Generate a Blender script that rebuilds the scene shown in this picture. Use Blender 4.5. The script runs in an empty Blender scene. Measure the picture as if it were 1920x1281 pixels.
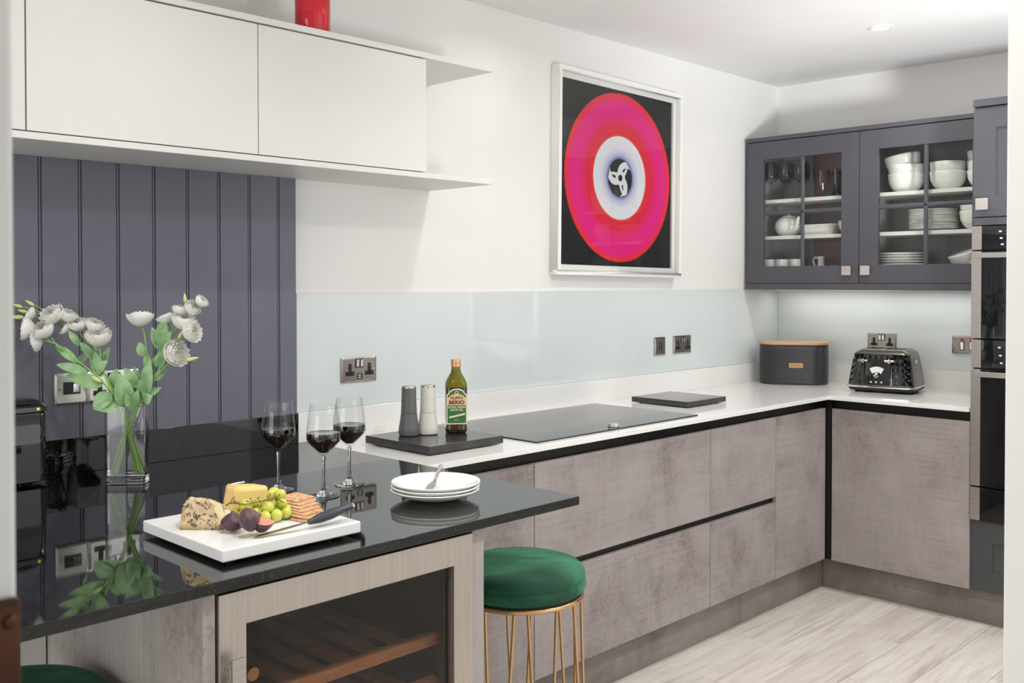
import bpy, bmesh, math, random
from mathutils import Vector, Matrix
PI = math.pi
sc = bpy.context.scene
col = sc.collection
random.seed(7)

# ------------------------------------------------------------------ camera, world, lights, exposure
YAW = math.radians(45) - 0.0078
PITCH = 0.0155
R_ = Vector((math.sin(YAW), -math.cos(YAW), 0))
F0 = Vector((math.cos(YAW), math.sin(YAW), 0))
F_ = F0 * math.cos(PITCH) - Vector((0, 0, 1)) * math.sin(PITCH)
U_ = R_.cross(F_)
cam_d = bpy.data.cameras.new('camera'); cam = bpy.data.objects.new('camera', cam_d); col.objects.link(cam)
M = Matrix((R_, U_, -F_)).transposed().to_4x4(); M.translation = Vector((-4.9128, -2.7721, 1.4418))
cam.matrix_world = M
cam_d.sensor_width = 36; cam_d.lens = 34.566; cam_d.shift_y = -0.04284
cam_d.clip_start = 0.02
cam_d.dof.use_dof = True; cam_d.dof.focus_distance = 3.0; cam_d.dof.aperture_fstop = 20
sc.camera = cam

w = bpy.data.worlds.new('world'); sc.world = w; w.use_nodes = True
w.node_tree.nodes['Background'].inputs[0].default_value = (0.93, 0.97, 1.0, 1)
w.node_tree.nodes['Background'].inputs[1].default_value = 1.8

def light(name, kind, loc, target, power, size=1.0, size_y=None, color=(1, 1, 1), **kw):
    d = bpy.data.lights.new(name, kind); d.energy = power; d.color = color
    if kind == 'AREA':
        d.shape = 'RECTANGLE' if size_y else 'DISK'; d.size = size
        if size_y: d.size_y = size_y
    else:
        d.shadow_soft_size = size
    for k, v in kw.items(): setattr(d, k, v)
    o = bpy.data.objects.new(name, d); col.objects.link(o); o.location = loc
    o.rotation_euler = (Vector(target) - Vector(loc)).to_track_quat('-Z', 'Y').to_euler()
    return o
# flash bounced off the ceiling; left bounce and area lamps are added fill
light('ceiling_bounce', 'SPOT', (-2.5, -3.3, 1.0), (-0.95, -1.95, 2.519), 440, 0.25, None, (0.98, 0.98, 1.0), spot_size=math.radians(75), spot_blend=1.0)
light('hall_fill', 'AREA', (-4.6, -4.9, 1.7), (-4.0, -0.6, 1.0), 5, 1.6, 1.6, (0.98, 0.99, 1.0))  # unseen fill lamp added behind the camera
light('ceiling_bounce_left', 'SPOT', (-3.2, -3.6, 0.9), (-2.6, -1.6, 2.519), 118, 0.25, None, (1.0, 0.98, 0.97), spot_size=math.radians(80), spot_blend=1.0)
light('left_fill', 'AREA', (-6.9, -1.2, 1.2), (-3.0, -1.1, 0.9), 38, 1.8, 1.8, (0.98, 0.99, 1.0))  # added fill from the left, no window stands there
# ceiling downlights
DL = [(-0.855, -0.958, 5.6), (-2.35, -0.958, 4.6), (-3.85, -0.958, 4.4), (-0.855, -2.0, 9), (-2.35, -2.0, 11), (-3.85, -1.9, 11), (-2.25, -0.36, 1.0)]
for x, y, pw in DL:
    light('downlight_lamp' if y > -1.5 and pw > 2 else 'downlight_front' if y < -1.5 else 'downlight_wall', 'AREA', (x, y, 2.500), (x, y, 0), pw, 0.07, None, (1.0, 0.97, 0.94) if pw > 2 else (1.0, 0.93, 0.85), spread=math.radians(150))
# sun patch thrown up at the ceiling from beyond the frame
light('reflected_daylight', 'SPOT', (-0.4, -3.4, 0.3), (-0.75, -1.35, 2.519), 40, 0.15, None, (0.97, 0.98, 1.0), spot_size=math.radians(34), spot_blend=0.8)
light('reflected_daylight_streak', 'SPOT', (-0.1, -3.6, 0.3), (-1.05, -0.85, 2.519), 20, 0.03, None, (0.97, 0.97, 1.0), spot_size=math.radians(9), spot_blend=0.9)

sc.view_settings.view_transform = 'Standard'; sc.view_settings.look = 'None'
sc.view_settings.gamma = 1.0; sc.view_settings.use_curve_mapping = False
sc.view_settings.exposure = -0.08

# ------------------------------------------------------------------ materials
def lin(c):
    c /= 255
    return c / 12.92 if c <= 0.04045 else ((c + 0.055) / 1.055) ** 2.4
def S(r, g, b): return (lin(r), lin(g), lin(b), 1)
MATS = {}
def newmat(name):
    m = bpy.data.materials.new(name); m.use_nodes = True
    nt = m.node_tree; b = nt.nodes['Principled BSDF']; MATS[name] = m
    return m, nt, b
def N(nt, t, **kw):
    n = nt.nodes.new(t)
    for k, v in kw.items():
        if k.startswith('i_'):
            n.inputs[k[2:].replace('_', ' ')].default_value = v
        else: setattr(n, k, v)
    return n
def coords(nt, scale=(1, 1, 1), rand=True):
    tc = N(nt, 'ShaderNodeTexCoord'); mp = N(nt, 'ShaderNodeMapping')
    mp.inputs['Scale'].default_value = scale
    if rand:
        oi = N(nt, 'ShaderNodeObjectInfo')
        ml = N(nt, 'ShaderNodeMath', operation='MULTIPLY'); ml.inputs[1].default_value = 37.0
        nt.links.new(oi.outputs['Random'], ml.inputs[0])
        ad = N(nt, 'ShaderNodeVectorMath', operation='ADD')
        nt.links.new(tc.outputs['Object'], ad.inputs[0]); nt.links.new(ml.outputs[0], ad.inputs[1])
        nt.links.new(ad.outputs[0], mp.inputs['Vector'])
    else:
        nt.links.new(tc.outputs['Object'], mp.inputs['Vector'])
    return mp.outputs['Vector']
def noise(nt, vec, scale, detail=4, rough=0.55, dist=0):
    n = N(nt, 'ShaderNodeTexNoise'); n.inputs['Scale'].default_value = scale
    n.inputs['Detail'].default_value = detail; n.inputs['Roughness'].default_value = rough
    n.inputs['Distortion'].default_value = dist
    nt.links.new(vec, n.inputs['Vector']); return n.outputs['Fac']
def ramp(nt, fac, stops):
    r = N(nt, 'ShaderNodeValToRGB'); e = r.color_ramp.elements
    e[0].position, e[0].color = stops[0]; e[1].position, e[1].color = stops[-1]
    for p, c in stops[1:-1]:
        x = e.new(p); x.color = c
    nt.links.new(fac, r.inputs[0]); return r.outputs[0]
def mixc(nt, fac, a, b, mode='MIX'):
    m = N(nt, 'ShaderNodeMix', data_type='RGBA', blend_type=mode)
    for i, v in ((0, fac), (6, a), (7, b)):
        if isinstance(v, (int, float, tuple)): m.inputs[i].default_value = v
        else: nt.links.new(v, m.inputs[i])
    return m.outputs[2]
def bump(nt, b, h, strength=0.2, dist=0.002):
    n = N(nt, 'ShaderNodeBump'); n.inputs['Strength'].default_value = strength; n.inputs['Distance'].default_value = dist
    nt.links.new(h, n.inputs['Height']); nt.links.new(n.outputs[0], b.inputs['Normal'])
def mat(name, color, rough=0.5, metal=0, spec=0.5, coat=0, trans=0, ior=1.5, emit=None, es=0, sheen=0, sss=0):
    m, nt, b = newmat(name)
    b.inputs['Base Color'].default_value = color; b.inputs['Roughness'].default_value = rough
    b.inputs['Metallic'].default_value = metal; b.inputs['Specular IOR Level'].default_value = spec
    b.inputs['Coat Weight'].default_value = coat; b.inputs['Coat Roughness'].default_value = 0.03
    b.inputs['Transmission Weight'].default_value = trans; b.inputs['IOR'].default_value = ior
    if emit: b.inputs['Emission Color'].default_value = emit; b.inputs['Emission Strength'].default_value = es
    b.inputs['Sheen Weight'].default_value = sheen
    if sss: b.inputs['Subsurface Weight'].default_value = sss; b.inputs['Subsurface Scale'].default_value = 0.01
    return m
def noisy(name, c1, c2, scale, rough=0.5, metal=0, stretch=(1, 1, 1), detail=4, bs=0, p=(0.35, 0.65), **kw):
    m = mat(name, c1, rough, metal, **kw); nt = m.node_tree; b = nt.nodes['Principled BSDF']
    v = coords(nt, stretch); f = noise(nt, v, scale, detail)
    nt.links.new(ramp(nt, f, [(p[0], c1), (p[1], c2)]), b.inputs['Base Color'])
    if bs: bump(nt, b, f, bs, 0.001)
    return m
noisy('wall_paint', S(236, 235, 232), S(233, 232, 229), 2.0, 0.7, spec=0.25)
noisy('ceiling_paint', S(237, 238, 237), S(234, 235, 234), 2.0, 0.8, spec=0.2)
noisy('unit_white', S(224, 223, 219), S(221, 220, 216), 3.0, 0.38, spec=0.4)
noisy('beadboard_paint', S(110, 110, 123), S(106, 106, 119), 5.0, 0.42, spec=0.4)
noisy('anthracite_paint', S(80, 80, 86), S(77, 77, 83), 6.0, 0.45, spec=0.4)
noisy('cabinet_inner', S(166, 164, 166), S(162, 160, 162), 6.0, 0.5)
noisy('dark_green_grey_paint', S(72, 75, 76), S(67, 70, 71), 6.0, 0.45)
noisy('quartz_white', S(240, 239, 236), S(237, 236, 233), 90.0, 0.07, spec=0.5)
mat('splashback_glass', S(215, 222, 222), 0.04, spec=0.4)
mat('matt_black', S(24, 23, 24), 0.5)
mat('channel_black', S(40, 39, 37), 0.32, metal=0.6)
mat('gloss_black', (0.004, 0.004, 0.005, 1), 0.04, coat=0.6)
mat('oven_glass', (0.006, 0.006, 0.008, 1), 0.02, spec=0.6)
noisy('brushed_steel', S(196, 190, 184), S(180, 174, 168), 8, 0.32, 1, (1, 1, 60))
noisy('fridge_steel', S(193, 184, 174), S(180, 171, 162), 6, 0.38, 0.85, (60, 60, 1))
noisy('nickel_plate', S(172, 163, 155), S(156, 148, 141), 6, 0.3, 1, (1, 1, 40))
noisy('nickel_bright', S(222, 218, 210), S(204, 200, 192), 6, 0.28, 1, (1, 1, 40))
noisy('knob_nickel', S(224, 218, 212), S(208, 202, 196), 8, 0.35, 0.9)
mat('chrome', S(225, 225, 225), 0.08, 1)
mat('brass', S(212, 174, 128), 0.24, 1)
noisy('bronze_wood', S(86, 48, 26), S(44, 25, 14), 30, 0.35, 0.6)
mat('socket_black', S(34, 33, 34), 0.35)
mat('slate_hob', S(38, 39, 41), 0.1, spec=0.5, coat=0.2)
noisy('dark_stone', S(62, 60, 60), S(50, 48, 49), 25, 0.12, bs=0.05)
noisy('mill_grey', S(98, 98, 97), S(92, 92, 91), 6, 0.45)
noisy('mill_cream', S(218, 214, 204), S(212, 208, 198), 6, 0.45)
mat('porcelain', S(244, 244, 240), 0.12, spec=0.5, coat=0.3)
noisy('board_marble', S(246, 245, 243), S(240, 239, 237), 4, 0.2)
mat('white_plastic', S(236, 236, 232), 0.3)
mat('indicator_red', S(200, 20, 40), 0.3)
mat('picture_frame', S(242, 241, 238), 0.4)
mat('picture_mat', S(240, 240, 238), 0.8)
mat('print_white', S(230, 228, 238), 0.6)
mat('print_dark', S(30, 32, 30), 0.6)
mat('gold_plaque', S(222, 178, 120), 0.3, 0.7)
mat('gold_print', S(120, 84, 50), 0.5)
mat('lid_wood', S(205, 165, 125), 0.45)
mat('led_green', S(205, 220, 40), 0.3, emit=S(200, 220, 40), es=0.6)
mat('lamp_glow', (1, 1, 1, 1), 0.4, emit=(1, 0.96, 0.9, 1), es=8)
mat('red_glass', S(246, 48, 66), 0.05, trans=0.35, ior=1.45)
mat('oil_glass', S(122, 116, 18), 0.03, trans=0.35, ior=1.45)
mat('oil_dark', S(52, 42, 14), 0.05, coat=0.5)
mat('label_cream', S(238, 222, 186), 0.5)
mat('label_peach', S(226, 186, 146), 0.5)
mat('label_green', S(52, 110, 62), 0.5)
mat('ink_brown', S(50, 26, 20), 0.5)
mat('cap_gold', S(214, 168, 122), 0.35, 0.4)
mat('wine', (0.012, 0.0012, 0.003, 1), 0.02, coat=0.8)
mat('cheddar', S(238, 208, 134), 0.5, sss=0.1)
mat('grape', S(206, 210, 92), 0.18, sss=0.25, coat=0.2)
mat('grape_stalk', S(140, 108, 50), 0.6)
mat('fig_flesh', S(214, 150, 120), 0.5)
mat('stem_green', S(146, 190, 90), 0.45)
mat('calyx_green', S(150, 186, 70), 0.45)
mat('bud_green', S(206, 220, 140), 0.45, sss=0.1)
noisy('leaf_green', S(112, 156, 98), S(160, 192, 142), 30, 0.5, stretch=(1, 1, 1))
mat('handle_grey', S(60, 62, 68), 0.3)
mat('toaster_side', S(112, 110, 102), 0.28, 0.7)
noisy('enamel_black', S(44, 44, 48), S(38, 38, 42), 10, 0.35)
mat('pewter_black', S(30, 30, 34), 0.15, coat=0.5)
noisy('shelf_beech', S(196, 150, 112), S(176, 130, 94), 6, 0.5, stretch=(2, 20, 20))
noisy('fridge_inner', S(84, 66, 52), S(64, 50, 40), 5, 0.4)

# clear glass
m, nt, b = newmat('clear_glass')
b.inputs['Transmission Weight'].default_value = 1; b.inputs['Roughness'].default_value = 0; b.inputs['IOR'].default_value = 1.45
b.inputs['Base Color'].default_value = (1, 1, 1, 1)
mw, nw, bw = newmat('water')
bw.inputs['Transmission Weight'].default_value = 1; bw.inputs['Roughness'].default_value = 0; bw.inputs['IOR'].default_value = 1.2
bw.inputs['Base Color'].default_value = (0.97, 1, 0.97, 1)
def pane_mat(name, tint, ior=1.5, f=1.0):
    m, nt, b = newmat(name); nt.nodes.remove(b)
    out = nt.nodes['Material Output']
    t = N(nt, 'ShaderNodeBsdfTransparent'); t.inputs[0].default_value = tint
    g = N(nt, 'ShaderNodeBsdfGlossy'); g.inputs['Roughness'].default_value = 0.01
    fr = N(nt, 'ShaderNodeFresnel'); fr.inputs['IOR'].default_value = ior
    ml = N(nt, 'ShaderNodeMath', operation='MULTIPLY'); ml.inputs[1].default_value = f
    mx = N(nt, 'ShaderNodeMixShader')
    ge = N(nt, 'ShaderNodeNewGeometry'); iv = N(nt, 'ShaderNodeMath', operation='SUBTRACT'); iv.inputs[0].default_value = 1.0
    m3 = N(nt, 'ShaderNodeMath', operation='MULTIPLY')
    nt.links.new(ge.outputs['Backfacing'], iv.inputs[1]); nt.links.new(fr.outputs[0], ml.inputs[0])
    nt.links.new(ml.outputs[0], m3.inputs[0]); nt.links.new(iv.outputs[0], m3.inputs[1]); nt.links.new(m3.outputs[0], mx.inputs[0])
    nt.links.new(t.outputs[0], mx.inputs[1]); nt.links.new(g.outputs[0], mx.inputs[2]); nt.links.new(mx.outputs[0], out.inputs[0])
pane_mat('pane_glass', (0.96, 0.97, 0.96, 1), 1.45)
pane_mat('tinted_glass', (0.80, 0.74, 0.68, 1), 1.5)
pane_mat('thin_glass', (0.97, 0.98, 0.98, 1), 1.6)

# stone-effect laminate: woven fine threads over soft blotches
def stone(name, base, dark, light, vertical=False):
    m, nt, b = newmat(name)
    v1 = coords(nt, (2.2, 2.2, 130) if not vertical else (90, 90, 2.0)); n1 = noise(nt, v1, 1.6, 3, 0.6)
    v2 = coords(nt, (120, 120, 3)); n2 = noise(nt, v2, 1.6, 3, 0.6)
    v3 = coords(nt, (1, 1, 1)); n3 = noise(nt, v3, 3.2, 8, 0.66, 0.4); n4 = noise(nt, v3, 60, 4, 0.7)
    c = ramp(nt, n3, [(0.34, dark), (0.5, base), (0.68, light)])
    c = mixc(nt, 0.13, c, ramp(nt, n1, [(0.36, S(96, 88, 86)), (0.62, S(214, 206, 202))]), 'OVERLAY')
    c = mixc(nt, 0.08, c, ramp(nt, n2, [(0.36, S(96, 88, 86)), (0.62, S(214, 206, 202))]), 'OVERLAY')
    mul = N(nt, 'ShaderNodeMath', operation='MULTIPLY'); nt.links.new(n3, mul.inputs[0]); nt.links.new(n4, mul.inputs[1])
    c = mixc(nt, ramp(nt, mul.outputs[0], [(0.155, (0.4, 0.4, 0.4, 1)), (0.20, (0, 0, 0, 1))]), c, S(112, 102, 100))
    nt.links.new(c, b.inputs['Base Color']); b.inputs['Roughness'].default_value = 0.5
    b.inputs['Specular IOR Level'].default_value = 0.35
    bump(nt, b, n1, 0.12, 0.0006)
stone('stone_laminate', S(160, 152, 150), S(145, 136, 134), S(170, 163, 161))
stone('stone_laminate_end', S(172, 166, 162), S(158, 151, 147), S(184, 179, 175), True)
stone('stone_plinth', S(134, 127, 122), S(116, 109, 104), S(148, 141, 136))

# black granite with fine crystals
m, nt, b = newmat('black_granite')
v = coords(nt, rand=False)
vo = N(nt, 'ShaderNodeTexVoronoi'); vo.inputs['Scale'].default_value = 420; nt.links.new(v, vo.inputs['Vector'])
n1 = noise(nt, v, 90, 6, 0.7); n2 = noise(nt, v, 900, 2)
c = ramp(nt, n1, [(0.54, (0.003, 0.0035, 0.0035, 1)), (0.68, (0.018, 0.019, 0.016, 1))])
hsv = N(nt, 'ShaderNodeSeparateColor'); nt.links.new(vo.outputs['Color'], hsv.inputs[0])
c = mixc(nt, ramp(nt, hsv.outputs[0], [(0.965, (0, 0, 0, 1)), (0.99, (0.8, 0.8, 0.8, 1))]), c, (0.05, 0.055, 0.05, 1))
nt.links.new(c, b.inputs['Base Color']); b.inputs['Roughness'].default_value = 0.03; b.inputs['IOR'].default_value = 1.55
MATS['black_granite_polished'] = m.copy(); MATS['black_granite_polished'].node_tree.nodes['Principled BSDF'].inputs['IOR'].default_value = 2.0

# whitened oak plank
m, nt, b = newmat('oak_plank')
v = coords(nt, (0.7, 11, 11)); n1 = noise(nt, v, 3.0, 8, 0.66, 0.9)
v2 = coords(nt, (1.6, 5, 5)); n2 = noise(nt, v2, 2.0, 5, 0.6)
oi = N(nt, 'ShaderNodeObjectInfo')
c = ramp(nt, n1, [(0.30, S(176, 165, 154)), (0.46, S(205, 199, 192)), (0.7, S(220, 217, 212))])
c = mixc(nt, ramp(nt, n2, [(0.36, (0.55, 0.55, 0.55, 1)), (0.5, (0, 0, 0, 1))]), c, S(192, 183, 173))
c = mixc(nt, 0.5, c, ramp(nt, oi.outputs['Random'], [(0, S(206, 200, 194)), (1, S(226, 223, 219))]), 'MULTIPLY')
g = N(nt, 'ShaderNodeHueSaturation'); g.inputs['Value'].default_value = 1.2; nt.links.new(c, g.inputs['Color'])
nt.links.new(g.outputs[0], b.inputs['Base Color']); b.inputs['Roughness'].default_value = 0.42
bump(nt, b, n1, 0.15, 0.0008)

# green velvet; highlights of the brushed nap painted in as lighter streaks
m, nt, b = newmat('green_velvet')
v = coords(nt, (1, 2.2, 3)); n1 = noise(nt, v, 3.2, 4, 0.5, 1.0)
c = ramp(nt, n1, [(0.32, S(10, 62, 44)), (0.5, S(22, 88, 62)), (0.70, S(60, 130, 98))])
nt.links.new(c, b.inputs['Base Color']); b.inputs['Roughness'].default_value = 0.75
b.inputs['Sheen Weight'].default_value = 0.22; b.inputs['Sheen Roughness'].default_value = 0.35; b.inputs['Sheen Tint'].default_value = S(120, 200, 160)
bump(nt, b, n1, 0.25, 0.004)

# blue cheese
m, nt, b = newmat('blue_cheese')
v = coords(nt, rand=False); n1 = noise(nt, v, 45, 6, 0.65, 0.6); n2 = noise(nt, v, 18, 4)
c = ramp(nt, n2, [(0.35, S(214, 186, 130)), (0.65, S(232, 216, 176))])
c = mixc(nt, ramp(nt, n1, [(0.34, (1, 1, 1, 1)), (0.45, (0, 0, 0, 1))]), c, S(96, 108, 92))
nt.links.new(c, b.inputs['Base Color']); b.inputs['Roughness'].default_value = 0.6; bump(nt, b, n1, 0.6, 0.003)
m, nt, b = newmat('blue_cheese_rind')
v = coords(nt, rand=False); n1 = noise(nt, v, 90, 6, 0.7, 0.4); n2 = noise(nt, v, 30, 4)
c = ramp(nt, n2, [(0.35, S(206, 178, 132)), (0.65, S(226, 196, 160))])
c = mixc(nt, ramp(nt, n1, [(0.42, (1, 1, 1, 1)), (0.47, (0, 0, 0, 1))]), c, S(74, 72, 72))
nt.links.new(c, b.inputs['Base Color']); b.inputs['Roughness'].default_value = 0.8; bump(nt, b, n1, 0.8, 0.003)
# cracker
m, nt, b = newmat('cracker')
v = coords(nt); n1 = noise(nt, v, 120, 4, 0.7)
nt.links.new(ramp(nt, n1, [(0.35, S(186, 132, 88)), (0.6, S(228, 188, 148))]), b.inputs['Base Color']); b.inputs['Roughness'].default_value = 0.8
bump(nt, b, n1, 0.5, 0.001)
# figs
m, nt, b = newmat('fig_skin')
v = coords(nt); n1 = noise(nt, v, 30, 4, 0.6)
nt.links.new(ramp(nt, n1, [(0.32, S(56, 42, 56)), (0.54, S(84, 58, 66)), (0.74, S(160, 112, 80))]), b.inputs['Base Color']); b.inputs['Roughness'].default_value = 0.45
m, nt, b = newmat('petal')
b.inputs['Base Color'].default_value = (1.0, 0.985, 0.95, 1); b.inputs['Roughness'].default_value = 0.6
tr = N(nt, 'ShaderNodeBsdfTranslucent'); tr.inputs[0].default_value = S(254, 253, 244)
mx = N(nt, 'ShaderNodeMixShader'); mx.inputs[0].default_value = 0.25
nt.links.new(b.outputs[0], mx.inputs[1]); nt.links.new(tr.outputs[0], mx.inputs[2]); nt.links.new(mx.outputs[0], nt.nodes['Material Output'].inputs[0])
# record print: radial bands of the flat print
m, nt, b = newmat('record_print')
tc = N(nt, 'ShaderNodeTexCoord'); ln = N(nt, 'ShaderNodeVectorMath', operation='LENGTH')
nt.links.new(tc.outputs['Object'], ln.inputs[0])
ml = N(nt, 'ShaderNodeMath', operation='MULTIPLY'); ml.inputs[1].default_value = 1 / 0.5
nt.links.new(ln.outputs['Value'], ml.inputs[0])
c = ramp(nt, ml.outputs[0], [(0.0, S(34, 36, 34)), (0.168, S(34, 38, 36)), (0.178, S(110, 130, 190)), (0.21, S(196, 190, 226)), (0.27, S(228, 226, 238)),
    (0.372, S(232, 232, 242)), (0.376, S(244, 70, 60)), (0.40, S(222, 36, 50)), (0.43, S(236, 30, 70)), (0.46, S(226, 26, 60)), (0.50, S(236, 22, 96)),
    (0.56, S(238, 18, 132)), (0.66, S(240, 20, 136)), (0.70, S(238, 26, 120)), (0.725, S(244, 40, 60)), (0.752, S(240, 44, 44)), (0.760, S(20, 19, 22)), (1.0, S(18, 17, 20))])
wv = N(nt, 'ShaderNodeMath', operation='SINE'); m2 = N(nt, 'ShaderNodeMath', operation='MULTIPLY'); m2.inputs[1].default_value = 900
nt.links.new(ln.outputs['Value'], m2.inputs[0]); nt.links.new(m2.outputs[0], wv.inputs[0])
nt.links.new(c, b.inputs['Base Color']); b.inputs['Roughness'].default_value = 0.5

# ------------------------------------------------------------------ geometry helpers
class G:
    def __init__(s): s.v = []; s.f = []
    def add(s, v, f):
        o = len(s.v); s.v += [tuple(p) for p in v]; s.f += [tuple(i + o for i in q) for q in f]; return s
    def box(s, x0, x1, y0, y1, z0, z1):
        return s.add([(x0, y0, z0), (x1, y0, z0), (x1, y1, z0), (x0, y1, z0), (x0, y0, z1), (x1, y0, z1), (x1, y1, z1), (x0, y1, z1)],
                     [(0, 3, 2, 1), (4, 5, 6, 7), (0, 1, 5, 4), (1, 2, 6, 5), (2, 3, 7, 6), (3, 0, 4, 7)])
    def prism(s, pts, z0, z1):          # polygon in XY extruded in z (ccw)
        n = len(pts)
        return s.add([(x, y, z0) for x, y in pts] + [(x, y, z1) for x, y in pts],
                     [tuple(reversed(range(n))), tuple(range(n, 2 * n))] + [(i, (i + 1) % n, n + (i + 1) % n, n + i) for i in range(n)])
    def prism_dir(s, pts, o, a, b, n_):  # polygon in plane (a,b) at o, extruded along n_
        o, a, b, n_ = map(Vector, (o, a, b, n_)); k = len(pts)
        v = [o + a * x + b * y for x, y in pts]
        return s.add(v + [p + n_ for p in v], [tuple(reversed(range(k))), tuple(range(k, 2 * k))] + [(i, (i + 1) % k, k + (i + 1) % k, k + i) for i in range(k)])
    def lathe(s, prof, n=32, c=(0, 0, 0)):
        v = []; f = []; k = len(prof)
        for i in range(n):
            a = 2 * PI * i / n
            for r, z in prof: v.append((c[0] + r * math.cos(a), c[1] + r * math.sin(a), c[2] + z))
        for i in range(n):
            j = (i + 1) % n
            for q in range(k - 1): f.append((i * k + q, j * k + q, j * k + q + 1, i * k + q + 1))
        return s.add(v, f)
    def loft(s, rings, cap=True):       # rings: lists of points, same count
        n = len(rings[0]); v = [p for r in rings for p in r]; f = []
        for a in range(len(rings) - 1):
            for i in range(n):
                j = (i + 1) % n; f.append((a * n + i, a * n + j, (a + 1) * n + j, (a + 1) * n + i))
        if cap: f.append(tuple(reversed(range(n)))); f.append(tuple(range((len(rings) - 1) * n, len(rings) * n)))
        return s.add(v, f)
    def tube(s, pts, r, n=8, rf=None):
        pts = [Vector(p) for p in pts]; rings = []; up = None
        for i, p in enumerate(pts):
            t = (pts[min(i + 1, len(pts) - 1)] - pts[max(i - 1, 0)]).normalized()
            if up is None: up = t.orthogonal().normalized()
            up = (up - t * up.dot(t)).normalized(); w_ = t.cross(up)
            rr = r if rf is None else rf(i / (len(pts) - 1)) * r
            rings.append([p + (up * math.cos(2 * PI * k / n) + w_ * math.sin(2 * PI * k / n)) * rr for k in range(n)])
        return s.loft(rings)
    def ball(s, c, r, n=14, m_=9, sq=(1, 1, 1)):
        rings = []
        v = []; f = []
        for i in range(m_ + 1):
            th = PI * i / m_
            for j in range(n):
                a = 2 * PI * j / n
                v.append((c[0] + r * sq[0] * math.sin(th) * math.cos(a), c[1] + r * sq[1] * math.sin(th) * math.sin(a), c[2] + r * sq[2] * math.cos(th)))
        for i in range(m_):
            for j in range(n):
                k = (j + 1) % n; f.append((i * n + j, (i + 1) * n + j, (i + 1) * n + k, i * n + k))
        return s.add(v, f)
    def torus(s, c, R, r, n=48, m_=10):
        v = []; f = []
        for i in range(n):
            a = 2 * PI * i / n
            for j in range(m_):
                b_ = 2 * PI * j / m_
                v.append((c[0] + (R + r * math.cos(b_)) * math.cos(a), c[1] + (R + r * math.cos(b_)) * math.sin(a), c[2] + r * math.sin(b_)))
        for i in range(n):
            for j in range(m_):
                f.append((i * m_ + j, ((i + 1) % n) * m_ + j, ((i + 1) % n) * m_ + (j + 1) % m_, i * m_ + (j + 1) % m_))
        return s.add(v, f)
def ring_x(x0, x1, y0, y1, z0, z1, a0, a1, c0, c1):   # rectangular frame in the YZ plane without joints
    g = G(); v = []
    for x in (x0, x1):
        v += [(x, y0, z0), (x, y1, z0), (x, y1, z1), (x, y0, z1), (x, a0, c0), (x, a1, c0), (x, a1, c1), (x, a0, c1)]
    f = []
    for i in range(4):
        j = (i + 1) % 4
        f += [(i, j, 4 + j, 4 + i), (8 + i, 8 + j, 12 + j, 12 + i), (i, j, 8 + j, 8 + i), (4 + i, 4 + j, 12 + j, 12 + i)]
    return g.add(v, f)
def ring_y(y0, y1, x0, x1, z0, z1, a0, a1, c0, c1):   # the same in the XZ plane
    g = ring_x(y0, y1, x0, x1, z0, z1, a0, a1, c0, c1); g.v = [(p[1], p[0], p[2]) for p in g.v]; return g
def rrect(w_, d, r, n=5, cx=0, cy=0):
    p = []
    for sx, sy, a0 in ((1, 1, 0), (-1, 1, 90), (-1, -1, 180), (1, -1, 270)):
        for i in range(n + 1):
            a = math.radians(a0 + 90 * i / n)
            p.append((cx + sx * (w_ / 2 - r) + r * math.cos(a), cy + sy * (d / 2 - r) + r * math.sin(a)))
    return p
def mesh(name, g, m_, bev=0, seg=2, angle=38):
    me = bpy.data.meshes.new(name); bm = bmesh.new()
    vs = [bm.verts.new(v) for v in g.v]
    for q in g.f:
        try: bm.faces.new([vs[i] for i in q])
        except ValueError: pass
    bmesh.ops.remove_doubles(bm, verts=bm.verts, dist=1e-6)
    bmesh.ops.dissolve_degenerate(bm, edges=bm.edges, dist=1e-7)
    bmesh.ops.recalc_face_normals(bm, faces=bm.faces)
    if bev:
        ed = [e for e in bm.edges if len(e.link_faces) == 2 and e.calc_face_angle(0) > 0.6]
        bmesh.ops.bevel(bm, geom=ed, offset=bev, segments=seg, profile=0.5, affect='EDGES', clamp_overlap=True)
    if bev: angle = 14
    for f in bm.faces: f.smooth = True
    for e in bm.edges:
        if len(e.link_faces) == 2 and e.calc_face_angle(0) > math.radians(angle): e.smooth = False
    bm.to_mesh(me); bm.free()
    if m_: me.materials.append(MATS[m_])
    return me
def obj(name, g, m_, parent=None, bev=0, seg=2, angle=38, loc=None, rot=None, label=None):
    me = g if isinstance(g, bpy.types.Mesh) else mesh(name, g, m_, bev, seg, angle)
    o = bpy.data.objects.new(name, me); col.objects.link(o)
    if parent: o.parent = parent
    if loc: o.location = loc
    if rot: o.rotation_euler = rot
    if label: o['label'] = label
    return o
def tag(o, label, cat, group=None):
    o['label'] = label; o['category'] = cat
    if group: o['group'] = group
    return o
def thing(name, label, cat, loc=(0, 0, 0), rotz=0, group=None, rot=None):
    o = bpy.data.objects.new(name, None); col.objects.link(o); o.empty_display_size = 0.05
    o.location = loc; o.rotation_euler = rot or (0, 0, rotz)
    return tag(o, label, cat, group)
def struct(name, g, m_, bev=0, parent=None):
    o = obj(name, g, m_, parent, bev)
    if not parent: o['kind'] = 'structure'
    return o
def dup(root, loc, rotz=None, label=None, rot=None):
    r = root.copy(); col.objects.link(r); r.location = loc
    if rotz is not None: r.rotation_euler = (0, 0, rotz)
    if rot is not None: r.rotation_euler = rot
    if label: r['label'] = label
    for ch in list(root.children):
        c = ch.copy(); col.objects.link(c); c.parent = r
        for g_ in list(ch.children):
            d = g_.copy(); col.objects.link(d); d.parent = c
    return r
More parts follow.
